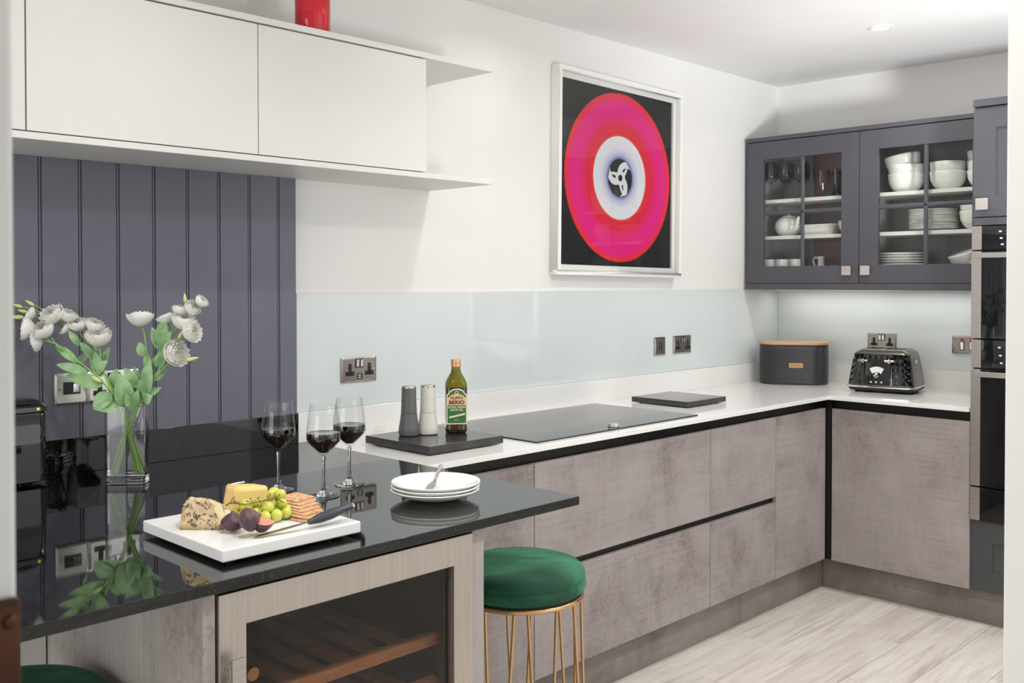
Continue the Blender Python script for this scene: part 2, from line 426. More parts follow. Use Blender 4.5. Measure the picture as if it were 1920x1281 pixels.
def text(name, s, size, m_, parent, loc, rot, ext=0.0002, sx=1.0, bold=0.0, align='CENTER'):
    cu = bpy.data.curves.new(name, 'FONT'); cu.body = s; cu.size = size; cu.extrude = ext; cu.offset = bold
    cu.align_x = align; cu.align_y = 'CENTER'; cu.resolution_u = 3
    t = bpy.data.objects.new('text_source', cu); col.objects.link(t)
    me = bpy.data.meshes.new_from_object(t.evaluated_get(bpy.context.evaluated_depsgraph_get()))
    bpy.data.objects.remove(t); me.materials.clear(); me.materials.append(MATS[m_])
    o = bpy.data.objects.new(name, me); col.objects.link(o); o.parent = parent; o.location = loc; o.rotation_euler = rot
    o.scale = (sx, 1, 1)
    return o
T = 0.915           # worktop height
H = 2.519           # ceiling height

# ------------------------------------------------------------------ the room
XW, YF, YO = -4.794, -2.32, -5.6
fl = struct('floor', G().box(-7.0, 0.12, YO, 0.12, -0.06, -0.012), 'wall_paint')
pm = mesh('plank', G().box(0.0008, 1.2992, 0.0008, 0.1892, -0.012, 0), 'oak_plank', bev=0.0009, seg=1)
pn = 0; ys = 0.0
for r in range(30):
    y1 = -0.19 * r; off = (r * 0.47) % 1.3
    x = -off if off else 0.0
    for k in range(6):
        x0 = -off - 1.3 * k
        if x0 - 1.3 < -7.0: break
        obj('plank', pm, None, fl, loc=(x0 - 1.3, y1 - 0.19, 0))
    if off > 0.02:
        obj('plank', G().box(-off + 0.0008, -0.0008, y1 - 0.1892, y1 - 0.0008, -0.012, 0), 'oak_plank', fl, bev=0.0009, seg=1)
struct('wall_back', G().box(-7.0, 0.12, 0, 0.12, 0, H), 'wall_paint')
struct('wall_right', G().box(0, 0.12, YO, 0, 0, H), 'wall_paint')
struct('ceiling', G().box(-7.0, 0.12, YO, 0.12, H, H + 0.1), 'ceiling_paint')
struct('wall_front_left', G().box(-5.6, XW, YF - 0.1, YF, 0, H), 'wall_paint', bev=0.002)
struct('wall_front_right', G().box(-3.512, -3.25, YF - 0.1, YF, 0, H), 'wall_paint', bev=0.002)
struct('wall_left_added', G().box(-7.1, -7.0, YO, 0.12, 0, H), 'wall_paint')  # unseen wall, added to keep outside light off the hall side
struct('wall_hall_added', G().box(-7.0, -3.7, YO - 0.1, YO, 0, H), 'wall_paint')  # unseen wall, added to darken the near door linings
# copper coloured plate fixed on the near door lining
lp = thing('strike_plate', 'blurred dark copper plate with round boss on the near left door lining', 'door hardware', (XW - 0.06, YF - 0.1, 1.1))
obj('plate', G().box(-0.12, 0.0600, -0.004, 0.0, -0.2, 0.236), 'bronze_wood', lp, bev=0.0015)
obj('boss', G().lathe([(0, 0), (0.008, 0), (0.010, 0.003), (0.008, 0.006), (0, 0.007)], 20), 'bronze_wood', lp, loc=(0.0562, -0.004, 0.2285), rot=(PI / 2, 0, 0)).scale = (0.24, 0.24, 0.25)

# splashback glass, upstands
tag(obj('glass_splashback', G().box(-3.111, -0.0065, -0.007, -0.0005, 1.014, 1.4055), 'splashback_glass', bev=0.0008),
    'long pale glass splashback along the wall behind the hob', 'splashback')
tag(obj('glass_splashback', G().box(-0.007, -0.0005, -1.247, -0.0075, 1.014, 1.404), 'splashback_glass', bev=0.0008),
    'pale glass splashback under the glazed wall cabinet, behind the toaster', 'splashback')
UP = 1.0135
tag(obj('upstand', G().box(-3.1135, -0.0205, -0.02, 0, T, UP), 'quartz_white', bev=0.001), 'white quartz upstand along the wall behind the hob', 'upstand')
tag(obj('upstand', G().box(-0.02, 0, -1.247, -0.0, T, UP), 'quartz_white', bev=0.001), 'white quartz upstand on the short wall behind the toaster', 'upstand')
tag(obj('upstand', G().box(-4.79, -3.114, -0.02, 0, T, UP), 'black_granite', bev=0.001), 'polished black granite upstand below the slate grey boards', 'upstand')

# beadboard wall panelling
GR = [-3.926, -3.82, -3.714, -3.608, -3.504, -3.401, -3.297, -3.193]
wp = thing('wall_panelling', 'slate grey painted bead and butt boarding above the black counter', 'wall panelling', (0, -0.001, UP))
def board_prof(w_):
    p = [(0, 0), (w_, 0), (w_, -0.019), (0.0115, -0.019), (0.0095, -0.013)]
    for i in range(7):
        a = PI * i / 6
        p.append((0.0055 + 0.0035 * math.cos(a), -0.0145 - 0.0040 * math.sin(a)))
    p += [(0.0015, -0.013), (0, -0.013)]
    return p
edges = [-4.785 + 0.1073 * i for i in range(8)] + GR + [-3.122]
for a, c in zip(edges[:-1], edges[1:]):
    pts = [(a + x, y) for x, y in board_prof(c - a)]
    obj('board', G().prism(list(reversed(pts)), 0.0, 1.7795 - UP), 'beadboard_paint', wp, angle=25)

# worktops
tag(obj('worktop', G().prism([(-3.0735, -0.622), (-0.634, -0.622), (-0.634, -1.2475), (-0.0005, -1.2475), (-0.0005, -0.0005), (-3.0735, -0.0005)], T - 0.018, T), 'quartz_white', bev=0.0012),
    'white quartz L-shaped worktop with hob, bread bin and toaster', 'worktop')
bt = tag(obj('worktop', G().box(-4.793, -3.0745, -1.196, -0.0005, T - 0.022, T), 'black_granite', bev=0.0022),
    'polished black granite counter with wine glasses and cheese board', 'worktop')

bt.data.materials.append(MATS['black_granite_polished'])
for p in bt.data.polygons:
    if p.normal.z > 0.9: p.material_index = 1
# ---- base units
CH = 0.855                                # top of fronts
def carcass(t, x0, x1, y0, y1, z1=0.7995):
    obj('carcass', G().box(x0, x1, y0, y1, 0.15, z1), 'matt_black', t)
def unitA(label, x0, x1, splits, yb=-0.58):
    t = thing('base_unit', label, 'kitchen unit', ((x0 + x1) / 2, -0.30, 0), group='base units on the hob wall')
    cx = (x0 + x1) / 2
    carcass(t, x0 - cx + 0.002, x1 - cx - 0.002, yb + 0.302 + 0.02, 0.28)
    obj('carcass_top', G().box(x0 - cx + 0.002, x1 - cx - 0.002, yb + 0.30 + 0.06, 0.28, 0.80, T - 0.0235), 'matt_black', t)
    for z0, z1 in splits:
        nm = 'drawer_front' if len(splits) > 1 else 'door'
        obj(nm, G().box(x0 - cx + 0.0015, x1 - cx - 0.0015, -0.30, -0.28, z0, z1), 'stone_laminate', t, bev=0.0012)
    return t
unitA('stone-effect base unit partly behind the green stool, next to the fridge end', -3.38, -2.603, [(0.148, CH)])
unitA('widest base unit, two deep stone-effect drawers below the hob', -2.603, -1.581, [(0.51, CH), (0.148, 0.484)])
unitA('narrower pair of stone-effect drawers right of the wide drawers', -1.581, -1.071, [(0.51, CH), (0.148, 0.484)])
unitA('tall single door stone-effect base unit beside the dark inner corner', -1.071, -0.617, [(0.148, CH)])
t = thing('base_unit', 'square stone-effect base unit on the short wall below the toaster', 'kitchen unit', (-0.30, -0.94, 0))
obj('carcass', G().box(-0.27, 0.29, -0.305, 0.30, 0.15, 0.7995), 'matt_black', t)
obj('carcass_top', G().box(-0.235, 0.29, -0.305, 0.30, 0.80, T - 0.019), 'matt_black', t)
obj('door', G().box(-0.315, -0.295, -0.307, 0.310, 0.146, CH), 'stone_laminate', t, bev=0.0012)
tag(obj('corner_post', G().box(-0.612, -0.590, -0.625, -0.596, 0.148, T - 0.0185), 'channel_black', bev=0.001), 'narrow black post in the inner corner between the base units', 'corner post')
def chan(x0, x1, y0, y1, z0, z1): return G().box(x0, x1, y0, y1, z0, z1)
tag(obj('handle_rail', G().box(-3.38, -0.617, -0.575, -0.548, 0.80, T - 0.0185), 'channel_black'), 'long black recessed grip rail under the white worktop, hob wall', 'grip rail')
tag(obj('handle_rail', G().box(-0.585, -0.548, -1.2465, -0.628, 0.80, T - 0.0185), 'channel_black'), 'black recessed grip rail under the worktop on the short wall', 'grip rail')
tag(obj('handle_rail', G().box(-2.603, -1.071, -0.578, -0.562, 0.470, 0.53), 'matt_black'), 'black grip rail between upper and lower drawers', 'grip rail')
tag(obj('plinth', G().box(-3.38, -0.567, -0.562, -0.546, 0.0, 0.147), 'stone_plinth', bev=0.0008), 'darker stone-effect plinth below the hob wall units', 'plinth')
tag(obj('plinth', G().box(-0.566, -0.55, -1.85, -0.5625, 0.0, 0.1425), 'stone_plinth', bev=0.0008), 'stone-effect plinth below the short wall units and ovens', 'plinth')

# ---- peninsula under the black counter
ft = T - 0.0225
tag(obj('end_panel', G().box(-3.421, -3.386, -1.18, -0.001, 0, ft), 'stone_laminate_end', bev=0.001), 'upright pale edge panel right of the wine fridge', 'panel')
tag(obj('end_panel', G().box(-4.070, -4.046, -1.18, -0.46, 0, ft), 'stone_laminate_end', bev=0.001), 'wide stone-effect side panel left of the wine fridge', 'panel')
t = thing('base_unit', 'white knee-space cupboard behind the left stool under the black counter', 'kitchen unit', (-4.43, -0.25, 0))
obj('carcass', G().box(-0.360, 0.382, -0.185, 0.245, 0.0, ft), 'unit_white', t)
obj('door', G().box(-0.359, 0.300, -0.206, -0.187, 0.1, ft - 0.008), 'unit_white', t, bev=0.001)
obj('filler_strip', G().box(0.304, 0.358, -0.209, -0.187, 0.02, ft - 0.001), 'unit_white', t, bev=0.001)
# wine fridge
wf = thing('wine_fridge', 'steel framed wine fridge with tinted glass door and wooden shelves', 'wine fridge', (-3.734, -0.90, 0))
a0, a1 = -0.308, 0.308
z0f, z1f = 0.06, 0.886
c = G(); c.box(a0 + .004, a1 - .004, -0.245, 0.30, z0f, z0f + 0.02); c.box(a0 + .004, a1 - .004, -0.245, 0.30, z1f - 0.03, z1f)
c.box(a0 + .004, a0 + 0.03, -0.245, 0.30, z0f, z1f); c.box(a1 - 0.03, a1 - .004, -0.245, 0.30, z0f, z1f); c.box(a0 + .004, a1 - .004, 0.28, 0.30, z0f, z1f)
obj('cabinet', c, 'fridge_inner', wf)
fr = G(); ix0, ix1, iz0, iz1 = a0 + 0.054, a1 - 0.056, z0f + 0.055, z1f - 0.062
fr = ring_y(-0.287, -0.247, a0, a1, z0f, z1f, ix0, ix1, iz0, iz1)
fd = obj('door_frame', fr, 'fridge_steel', wf, bev=0.0012, label='brushed steel door frame')
obj('door_glass', G().box(ix0 - 0.003, ix1 + 0.003, -0.272, -0.266, iz0 - 0.003, iz1 + 0.003), 'tinted_glass', fd)
obj('door_gasket', ring_y(-0.264, -0.249, ix0 + .0005, ix1 - .0005, iz0 + .0005, iz1 - .0005, ix0 + 0.010, ix1 - 0.010, iz0 + 0.010, iz1 - 0.010), 'matt_black', fd)
for z in (0.635, 0.535, 0.435, 0.335):
    obj('wooden_shelf', G().box(a0 + 0.035, a1 - 0.042, -0.225, -0.20, z, z + 0.024), 'shelf_beech', wf, bev=0.0015)
    r = G()
    for k in range(7): r.box(a0 + 0.05 + k * 0.072, a0 + 0.085 + k * 0.072, -0.20, 0.27, z + 0.003, z + 0.012)
    obj('shelf_slats', r, 'shelf_beech', wf)
obj('handle', G().box(a0 + 0.008, a0 + 0.034, -0.320, -0.310, 0.30, 0.776).box(a0 + 0.008, a0 + 0.034, -0.310, -0.285, 0.74, 0.76).box(a0 + 0.008, a0 + 0.034, -0.310, -0.285, 0.32, 0.34), 'brushed_steel', wf, bev=0.001)
obj('brass_disc', G().lathe([(0, 0), (0.013, 0), (0.0135, 0.002), (0.0125, 0.004), (0, 0.005)], 24), 'brass', wf, loc=(-0.212, -0.235, 0.706), rot=(PI / 2, 0, 0))

# ---- upper white cabinets and the two long shelves
SX = -2.53
tag(obj('floating_shelf', G().box(-4.79, SX, -0.334, -0.001, 1.780, 1.797), 'unit_white', bev=0.0012), 'lower long white shelf under the white wall cupboards', 'shelf')
tag(obj('floating_shelf', G().box(-4.79, SX, -0.334, -0.001, 2.168, 2.186), 'unit_white', bev=0.0012), 'upper long white shelf above the white wall cupboards with red vase', 'shelf')
for x0, x1, lab in ((-4.665, -4.0635, 'white wall cupboard at the far left, mostly behind the door lining'), (-4.060, -3.4455, 'middle white wall cupboard with plain flat door'), (-3.4425, -2.828, 'right-hand white wall cupboard with plain flat door near the shelf ends')):
    t = thing('wall_cupboard', lab, 'wall cupboard', ((x0 + x1) / 2, -0.16, 1.7975), group='white wall cupboards')
    h = (x1 - x0) / 2
    obj('carcass', G().box(-h + 0.001, h - 0.001, -0.148, 0.158, 0.0, 0.3695), 'unit_white', t)
    obj('door', G().box(-h, h, -0.170, -0.150, 0.003, 0.3665), 'unit_white', t, bev=0.0012)

# ---- glazed wall cabinet on the short wall
gc = thing('glazed_wall_cabinet', 'anthracite wall cabinet with two glazed doors full of crockery', 'wall cabinet', (-0.18, -0.635, 1.405))
gy0, gy1 = -0.612, 0.612
zi = 0.045; zt = 0.752
obj('back_panel', G().box(0.168, 0.178, gy0, gy1, 0.02, zt + .01), 'cabinet_inner', gc)
obj('side_panel', G().box(-0.16, 0.168, gy1 - 0.018, gy1 - 0.006, 0.02, zt + .01), 'cabinet_inner', gc)
obj('end_panel', G().box(-0.16, 0.178, gy1 - 0.0055, gy1, 0.02, zt + .01), 'anthracite_paint', gc)
obj('side_panel', G().box(-0.16, 0.168, gy0, gy0 + 0.018, 0.02, zt + .01), 'cabinet_inner', gc)
obj('centre_panel', G().box(-0.16, 0.168, -0.011, 0.007, zi, zt - .01), 'cabinet_inner', gc)
obj('bottom_panel', G().box(-0.16, 0.168, gy0 + .018, gy1 - .018, 0.03, zi), 'cabinet_inner', gc)
obj('top_panel', G().box(-0.16, 0.168, gy0 + .018, gy1 - .018, zt - 0.008, zt + 0.01), 'cabinet_inner', gc)
obj('cornice', G().box(-0.186, 0.178, gy0 + 0.001, gy1 + 0.003, 0.767, 0.788), 'anthracite_paint', gc, bev=0.001)
obj('light_pelmet', G().box(-0.186, 0.178, gy0 + 0.001, gy1 + 0.003, 0.0, 0.030), 'anthracite_paint', gc, bev=0.001)
SH = [1.683 - 1.405 - 0.0, 1.872 - 1.405]
for i, z in enumerate(SH):
    obj('shelf', G().box(-0.13, 0.168, gy0 + 0.019, -0.0115, z - 0.018, z), 'unit_white', gc, bev=0.001, label='pale grey shelf')
    obj('shelf', G().box(-0.13, 0.168, 0.0075, gy1 - 0.019, z - 0.018, z), 'unit_white', gc, bev=0.001, label='pale grey shelf')
def glazed_door(y0, y1, g0, g1, mid, kn):
    zb, ztp, q0, q1 = 0.0325, 0.7635, 0.120, 0.672
    d = obj('door', ring_x(-0.181, -0.161, y0, y1, zb, ztp, g0, g1, q0, q1), 'anthracite_paint', gc, bev=0.0012)
    obj('pane', G().box(-0.169, -0.165, g0, g1, q0, q1), 'pane_glass', d)
    for ya in (mid,):
        obj('glazing_bar', G().prism([(-0.178, ya - 0.005), (-0.178, ya + 0.005), (-0.1695, ya + 0.011), (-0.1695, ya - 0.011)][::-1], q0, q1), 'anthracite_paint', d, bev=0.0008)
    obj('glazing_bar', G().prism_dir([(-0.178, 0.390), (-0.178, 0.400), (-0.1695, 0.406), (-0.1695, 0.384)], (0, g0, 0), (1, 0, 0), (0, 0, 1), (0, g1 - g0, 0)), 'anthracite_paint', d, bev=0.0008)
    obj('knob', G().box(-0.200, -0.190, kn - 0.023, kn + 0.023, 0.072, 0.117).box(-0.190, -0.181, kn - 0.008, kn + 0.008, 0.086, 0.102), 'knob_nickel', d, bev=0.0012, label='square nickel knob')
glazed_door(0.0005, gy1 - 0.001, 0.635 - 0.546, 0.635 - 0.119, 0.635 - 0.335, 0.635 - 0.580)
glazed_door(gy0 + 0.001, -0.0025, 0.635 - 1.160, 0.635 - 0.731, 0.635 - 0.952, 0.635 - 0.674)

# ---- tall oven housing
YT0, YT1 = -1.862, -1.249
th = thing('tall_oven_housing', 'tall grey shaker housing around the built-in ovens at the right', 'tall unit', (-0.30, (YT0 + YT1) / 2, 0))
hw = (YT1 - YT0) / 2
obj('carcass', G().box(-0.28, 0.299, -hw + .001, hw - .001, 0.148, 0.44), 'anthracite_paint', th)
obj('carcass', G().box(-0.28, 0.299, -hw + .001, hw - .001, 1.68, 2.172), 'anthracite_paint', th)
obj('side_panel', G().box(-0.29, 0.299, hw - 0.016, hw, 0.44, 1.68), 'anthracite_paint', th)
obj('side_panel', G().box(-0.29, 0.299, -hw, -hw + 0.016, 0.44, 1.68), 'anthracite_paint', th)
obj('cornice', G().box(-0.312, 0.299, -hw, hw, 2.176, 2.206), 'anthracite_paint', th, bev=0.001)
obj('filler_rail', G().box(-0.300, -0.281, -hw, hw, 1.681, 1.712), 'anthracite_paint', th, bev=0.001)
def shaker(name, z0, z1, m_):
    r = 0.088
    g = ring_x(-0.302, -0.282, -hw, hw, z0, z1, -hw + r, hw - r, z0 + r, z1 - r)
    d = obj(name, g, m_, th, bev=0.0012)
    obj('panel', G().box(-0.296, -0.285, -hw + r, hw - r, z0 + r, z1 - r), m_, d)
    return d
d = shaker('door', 1.716, 2.172, 'anthracite_paint')
obj('knob', G().box(-0.324, -0.313, hw - 0.065, hw - 0.016, 1.744, 1.792).box(-0.313, -0.302, hw - 0.048, hw - 0.033, 1.760, 1.776), 'knob_nickel', d, bev=0.0012, label='square nickel knob')
shaker('drawer_front', 0.145, 0.441, 'dark_green_grey_paint')
def oven(lab, z0, z1, cz, name='built_in_oven'):
    t = thing(name, lab, 'oven', (-0.30, (YT0 + YT1) / 2, z0))
    h = z1 - z0; k = cz - z0; w_ = hw - 0.001
    obj('body', G().box(-0.285, 0.2, -w_ + 0.018, w_ - 0.018, 0.001, h - 0.001), 'matt_black', t)
    if cz < z1:
        p = obj('control_panel', G().box(-0.318, -0.292, -w_ + 0.04, w_ - 0.04, k + 0.003, h - 0.002), 'oven_glass', t, bev=0.001)
        for i, zz in enumerate((0.72, 0.45, 0.2)):
            obj('symbol', G().box(-0.3186, -0.318, w_ - 0.118 - 0.004 * i, w_ - 0.108 - 0.004 * i, k + (h - k) * zz, k + (h - k) * zz + 0.006), 'white_plastic', p)
        for s in (-1, 1): obj('side_strip', G().box(-0.318, -0.292, s * (w_ - 0.02) - 0.02, s * (w_ - 0.02) + 0.02, k + 0.003, h - 0.002), 'brushed_steel', t, bev=0.001, label='steel side strip')
    d = obj('door', G().box(-0.320, -0.292, -w_ + 0.04, w_ - 0.04, 0.002, k - 0.003), 'oven_glass', t, bev=0.001, label='black glass door')
    for s in (-1, 1): obj('side_strip', G().box(-0.320, -0.292, s * (w_ - 0.02) - 0.02, s * (w_ - 0.02) + 0.02, 0.002, k - 0.003), 'brushed_steel', d, bev=0.001)
    if cz < z1:
        obj('handle', G().box(-0.362, -0.350, -w_ + 0.045, w_ - 0.034, k - 0.032, k - 0.010).box(-0.350, -0.320, w_ - 0.075, w_ - 0.055, k - 0.030, k - 0.012).box(-0.350, -0.320, -w_ + 0.055, -w_ + 0.075, k - 0.030, k - 0.012), 'brushed_steel', d, bev=0.0015)
    return t
oven('upper compact oven with steel handle in the tall housing', 1.206, 1.678, 1.575)
oven('lower larger oven with steel handle in the tall housing', 0.588, 1.204, 1.082)
oven('black glass warming drawer below the lower oven', 0.444, 0.586, 0.586, 'warming_drawer')

# ---- ceiling downlight
for x, y, pw in DL[:1]:
    t = thing('downlight', 'small round white recessed ceiling spotlight', 'ceiling light', (x, y, H - 0.0005))
    obj('trim_ring', G().lathe([(0.033, 0), (0.05, 0), (0.05, -0.002), (0.047, -0.005), (0.036, -0.006), (0.033, -0.003), (0.033, 0)], 40), 'white_plastic', t)
    obj('lens', G().lathe([(0, -0.002), (0.033, -0.002), (0.033, -0.0005), (0, -0.0005)], 32), 'lamp_glow', t)

# slim light under the glazed cabinet
ul = thing('under_cabinet_light', 'slim light strip under the glazed wall cabinet', 'strip light', (-0.12, -0.635, 1.4045))
obj('housing', G().box(-0.012, 0.012, -0.58, 0.58, -0.007, 0), 'white_plastic', ul)
light('under_cabinet_lamp', 'AREA', (-0.12, -0.635, 1.396), (-0.12, -0.635, 0), 1.35, 0.02, 1.1, (1.0, 0.96, 0.9))

# ------------------------------------------------------------------ picture
pc = thing('framed_picture', 'white box frame with square print of a pink record on the wall', 'framed picture', (-1.426, -0.002, 1.907), rot=(0, 0.0125, 0))
def bar4(g, x0, x1, z0, z1, w_, y0, y1):
    g.box(x0, x1, y0, y1, z1 - w_, z1); g.box(x0, x1, y0, y1, z0, z0 + w_); g.box(x0, x0 + w_, y0, y1, z0 + w_, z1 - w_); g.box(x1 - w_, x1, y0, y1, z0 + w_, z1 - w_); return g
obj('frame', bar4(G(), -0.443, 0.443, -0.438, 0.438, 0.020, -0.045, 0), 'picture_frame', pc, bev=0.001)
obj('backing', G().box(-0.423, 0.423, -0.006, 0, -0.418, 0.418), 'picture_mat', pc)
obj('spacer', bar4(G(), -0.423, 0.423, -0.418, 0.418, 0.024, -0.018, -0.006), 'picture_mat', pc)
pr_ = obj('print', G().box(-0.404, 0.388, -0.0035, -0.001, -0.396, 0.396), 'record_print', pc, loc=(0.010, -0.0055, 0.004), label='flat print of a pink and red record disc on black')
pr_.data.transform(Matrix.Translation((-0.0, 0, 0)))
obj('glazing', G().box(-0.4225, 0.4225, -0.030, -0.028, -0.4175, 0.4175), 'pane_glass', pc)
# three curved arms of the record adapter, flat on the print
ad = G()
def arm(k):
    a0 = 2 * PI * k / 3 + 1.75
    L = []; Rr = []
    for i in range(9):
        t = i / 8; r = 0.016 + 0.066 * t; a = a0 - 0.95 * t ** 1.3; w_ = 0.014 + 0.010 * t
        ca, sa = math.cos(a), math.sin(a)
        L.append((r * ca - w_ * sa, r * sa + w_ * ca)); Rr.append((r * ca + w_ * sa, r * sa - w_ * ca))
    ad.prism_dir(L + Rr[::-1], (0, -0.0039, 0), (1, 0, 0), (0, 0, 1), (0, -0.0006, 0))
    L = []; Rr = []
    for i in range(7):
        t = i / 6; r = 0.02 + 0.058 * t; a = a0 - 1.25 + 0.35 * t; w_ = 0.009 - 0.004 * t
        ca, sa = math.cos(a), math.sin(a)
        L.append((r * ca - w_ * sa, r * sa + w_ * ca)); Rr.append((r * ca + w_ * sa, r * sa - w_ * ca))
    ad.prism_dir(L + Rr[::-1], (0, -0.0043, 0), (1, 0, 0), (0, 0, 1), (0, -0.0006, 0))
for k in range(3): arm(k)
ad.add(*(lambda n: ([(0.034 * math.cos(2 * PI * i / n), -0.0052, 0.034 * math.sin(2 * PI * i / n)) for i in range(n)] + [(0.015 * math.cos(2 * PI * i / n), -0.0052, 0.015 * math.sin(2 * PI * i / n)) for i in range(n)],
    [(i, (i + 1) % n, n + (i + 1) % n, n + i) for i in range(n)]))(24))
obj('motif', ad, 'print_white', pr_, label='pale three-armed shape printed at the centre')

# ------------------------------------------------------------------ sockets and switches
def plate_thing(name, label, w_, loc, rz, m_='nickel_plate', h=0.086):
    t = thing(name, label, 'socket' if 'socket' in name else 'switch', loc, rz)
    p = rrect(w_, h, 0.003, 2); q = rrect(w_ - 0.012, h - 0.012, 0.003, 2)
    g = G().loft([[(x, 0, z) for x, z in p], [(x, -0.004, z) for x, z in p], [(x, -0.0075, z) for x, z in q]])
    obj('plate', g, m_, t, angle=20)
    for s in (-1, 1):
        obj('screw', G().lathe([(0, 0), (0.0032, 0), (0.003, 0.0008), (0, 0.001)], 12), 'chrome', t, loc=(s * (w_ / 2 - 0.013), -0.0074, 0), rot=(PI / 2, 0, 0))
    return t
def rocker(t, x, z, w_=0.012, h=0.024, tilt=1):
    b_ = obj('switch_surround', G().box(x - w_ / 2 - 0.0035, x + w_ / 2 + 0.0035, -0.0085, -0.006, z - h / 2 - 0.0035, z + h / 2 + 0.0035), 'socket_black', t)
    obj('rocker', G().prism_dir([(-h / 2, 0), (h / 2, 0), (h / 2, 0.002 + 0.002 * tilt), (-h / 2, 0.003 - 0.001 * tilt)], (x - w_ / 2, -0.0085, z), (0, 0, 1), (0, -1, 0), (w_, 0, 0)), 'chrome', b_, bev=0.0004)
def outlet(t, x, z):
    s = obj('socket_outlet', G().box(x - 0.0065, x + 0.0065, -0.0085, -0.006, z - 0.016, z + 0.021).box(x - 0.018, x - 0.0065, -0.0085, -0.006, z - 0.021, z - 0.006).box(x + 0.0065, x + 0.018, -0.0085, -0.006, z - 0.021, z - 0.006).box(x - 0.0065, x + 0.0065, -0.0085, -0.006, z - 0.021, z - 0.016), 'socket_black', t)
    obj('pin_holes', G().box(x - 0.002, x + 0.002, -0.0087, -0.0085, z + 0.008, z + 0.017).box(x - 0.014, x - 0.009, -0.0087, -0.0085, z - 0.016, z - 0.011).box(x + 0.009, x + 0.014, -0.0087, -0.0085, z - 0.016, z - 0.011), 'gloss_black', s)
t = plate_thing('wall_socket', 'brushed nickel double socket with usb ports left of the mills', 0.149, (-2.864, -0.0075, 1.1415), 0)
outlet(t, -0.040, 0.0); outlet(t, 0.042, 0.0); rocker(t, -0.0085, 0.022); rocker(t, 0.0085, 0.022)
u = obj('usb_port', G().box(-0.010, 0.012, -0.0082, -0.006, -0.034, -0.014), 'socket_black', t)
obj('contacts', G().box(-0.006, 0.006, -0.0086, -0.0082, -0.030, -0.026).box(-0.006, 0.006, -0.0086, -0.0082, -0.022, -0.018), 'chrome', u)
t = plate_thing('wall_switch', 'small single nickel switch on the splashback above the dark slab', 0.086, (-1.112, -0.0075, 1.1395), 0)
rocker(t, 0, 0, 0.013, 0.030)
t = plate_thing('wall_socket', 'nickel double socket right of the small single switch', 0.146, (-0.929, -0.0075, 1.1405), 0)
outlet(t, -0.040, -0.002); outlet(t, 0.042, -0.002); rocker(t, -0.0085, 0.022); rocker(t, 0.0085, 0.022)
t = plate_thing('wall_socket', 'nickel double socket half hidden behind the black toaster', 0.148, (-0.0075, -0.598, 1.139), -PI / 2)
outlet(t, -0.040, 0.0); outlet(t, 0.042, 0.0); rocker(t, -0.0085, 0.022); rocker(t, 0.0085, 0.022)
t = plate_thing('wall_switch', 'nickel cooker switch plate with two red indicators beside the ovens', 0.146, (-0.0075, -1.021, 1.1405), -PI / 2)
for x in (-0.025, 0.018):
    rocker(t, x, -0.004, 0.014, 0.036); obj('indicator', G().box(x - 0.007, x + 0.007, -0.0092, -0.006, 0.019, 0.031), 'indicator_red', t, bev=0.0005)
t = plate_thing('wall_switch', 'left nickel plate with black fuse switch on the grey boards behind the flowers', 0.088, (-3.844, -0.0205, 1.1505), 0, 'nickel_bright')
u = obj('switch_surround', G().box(-0.022, 0.024, -0.0085, -0.006, -0.015, 0.019), 'socket_black', t)
obj('rocker', G().box(0.004, 0.021, -0.011, -0.0085, -0.010, 0.014), 'chrome', u, bev=0.001)
t = plate_thing('wall_socket', 'nickel double socket on the grey boards mostly hidden by leaves', 0.146, (-3.7265, -0.0205, 1.1505), 0, 'nickel_bright')
outlet(t, -0.040, -0.004); outlet(t, 0.042, -0.004); rocker(t, -0.0085, 0.022); rocker(t, 0.0085, 0.022)

# ------------------------------------------------------------------ hob and slabs
hb = thing('induction_hob', 'wide black glass hob set on the white worktop', 'hob', (-2.105, -0.312, T + 0.0002))
obj('glass_top', G().box(-0.465, 0.465, -0.268, 0.258, 0, 0.005), 'slate_hob', hb, bev=0.0015)
k = thing('hob_knob', 'small round metal dial resting on the front of the hob', 'dial', (-2.128, -0.545, T + 0.0054))
obj('body', G().lathe([(0, 0), (0.020, 0), (0.021, 0.001), (0.021, 0.005), (0.0195, 0.0065), (0.021, 0.008), (0.021, 0.011), (0.019, 0.0125), (0, 0.0125)], 32), 'knob_nickel', k)
obj('face', G().lathe([(0, 0.0125), (0.016, 0.0125), (0.015, 0.0135), (0, 0.0135)], 28), 'brushed_steel', k)
def slab(label, cx, cy, w_, d, h, name='serving_slab'):
    t = thing(name, label, 'slab', (cx, cy, T + 0.0004))
    obj('stone', G().box(-w_ / 2, w_ / 2, -d / 2, d / 2, 0.004, h), 'dark_stone', t, bev=0.0012)
    for sx in (-1, 1):
        for sy in (-1, 1):
            obj('foot', G().lathe([(0, 0), (0.008, 0), (0.008, 0.004), (0, 0.004)], 12), 'matt_black', t, loc=(sx * (w_ / 2 - 0.03), sy * (d / 2 - 0.03), 0))
slab('dark polished stone slab under the mills and oil bottle', -2.815, -0.352, 0.315, 0.320, 0.028)
slab('dark grey stone slab lying empty between hob and bread bin', -1.33, -0.272, 0.290, 0.295, 0.026)
SZ = T + 0.0289
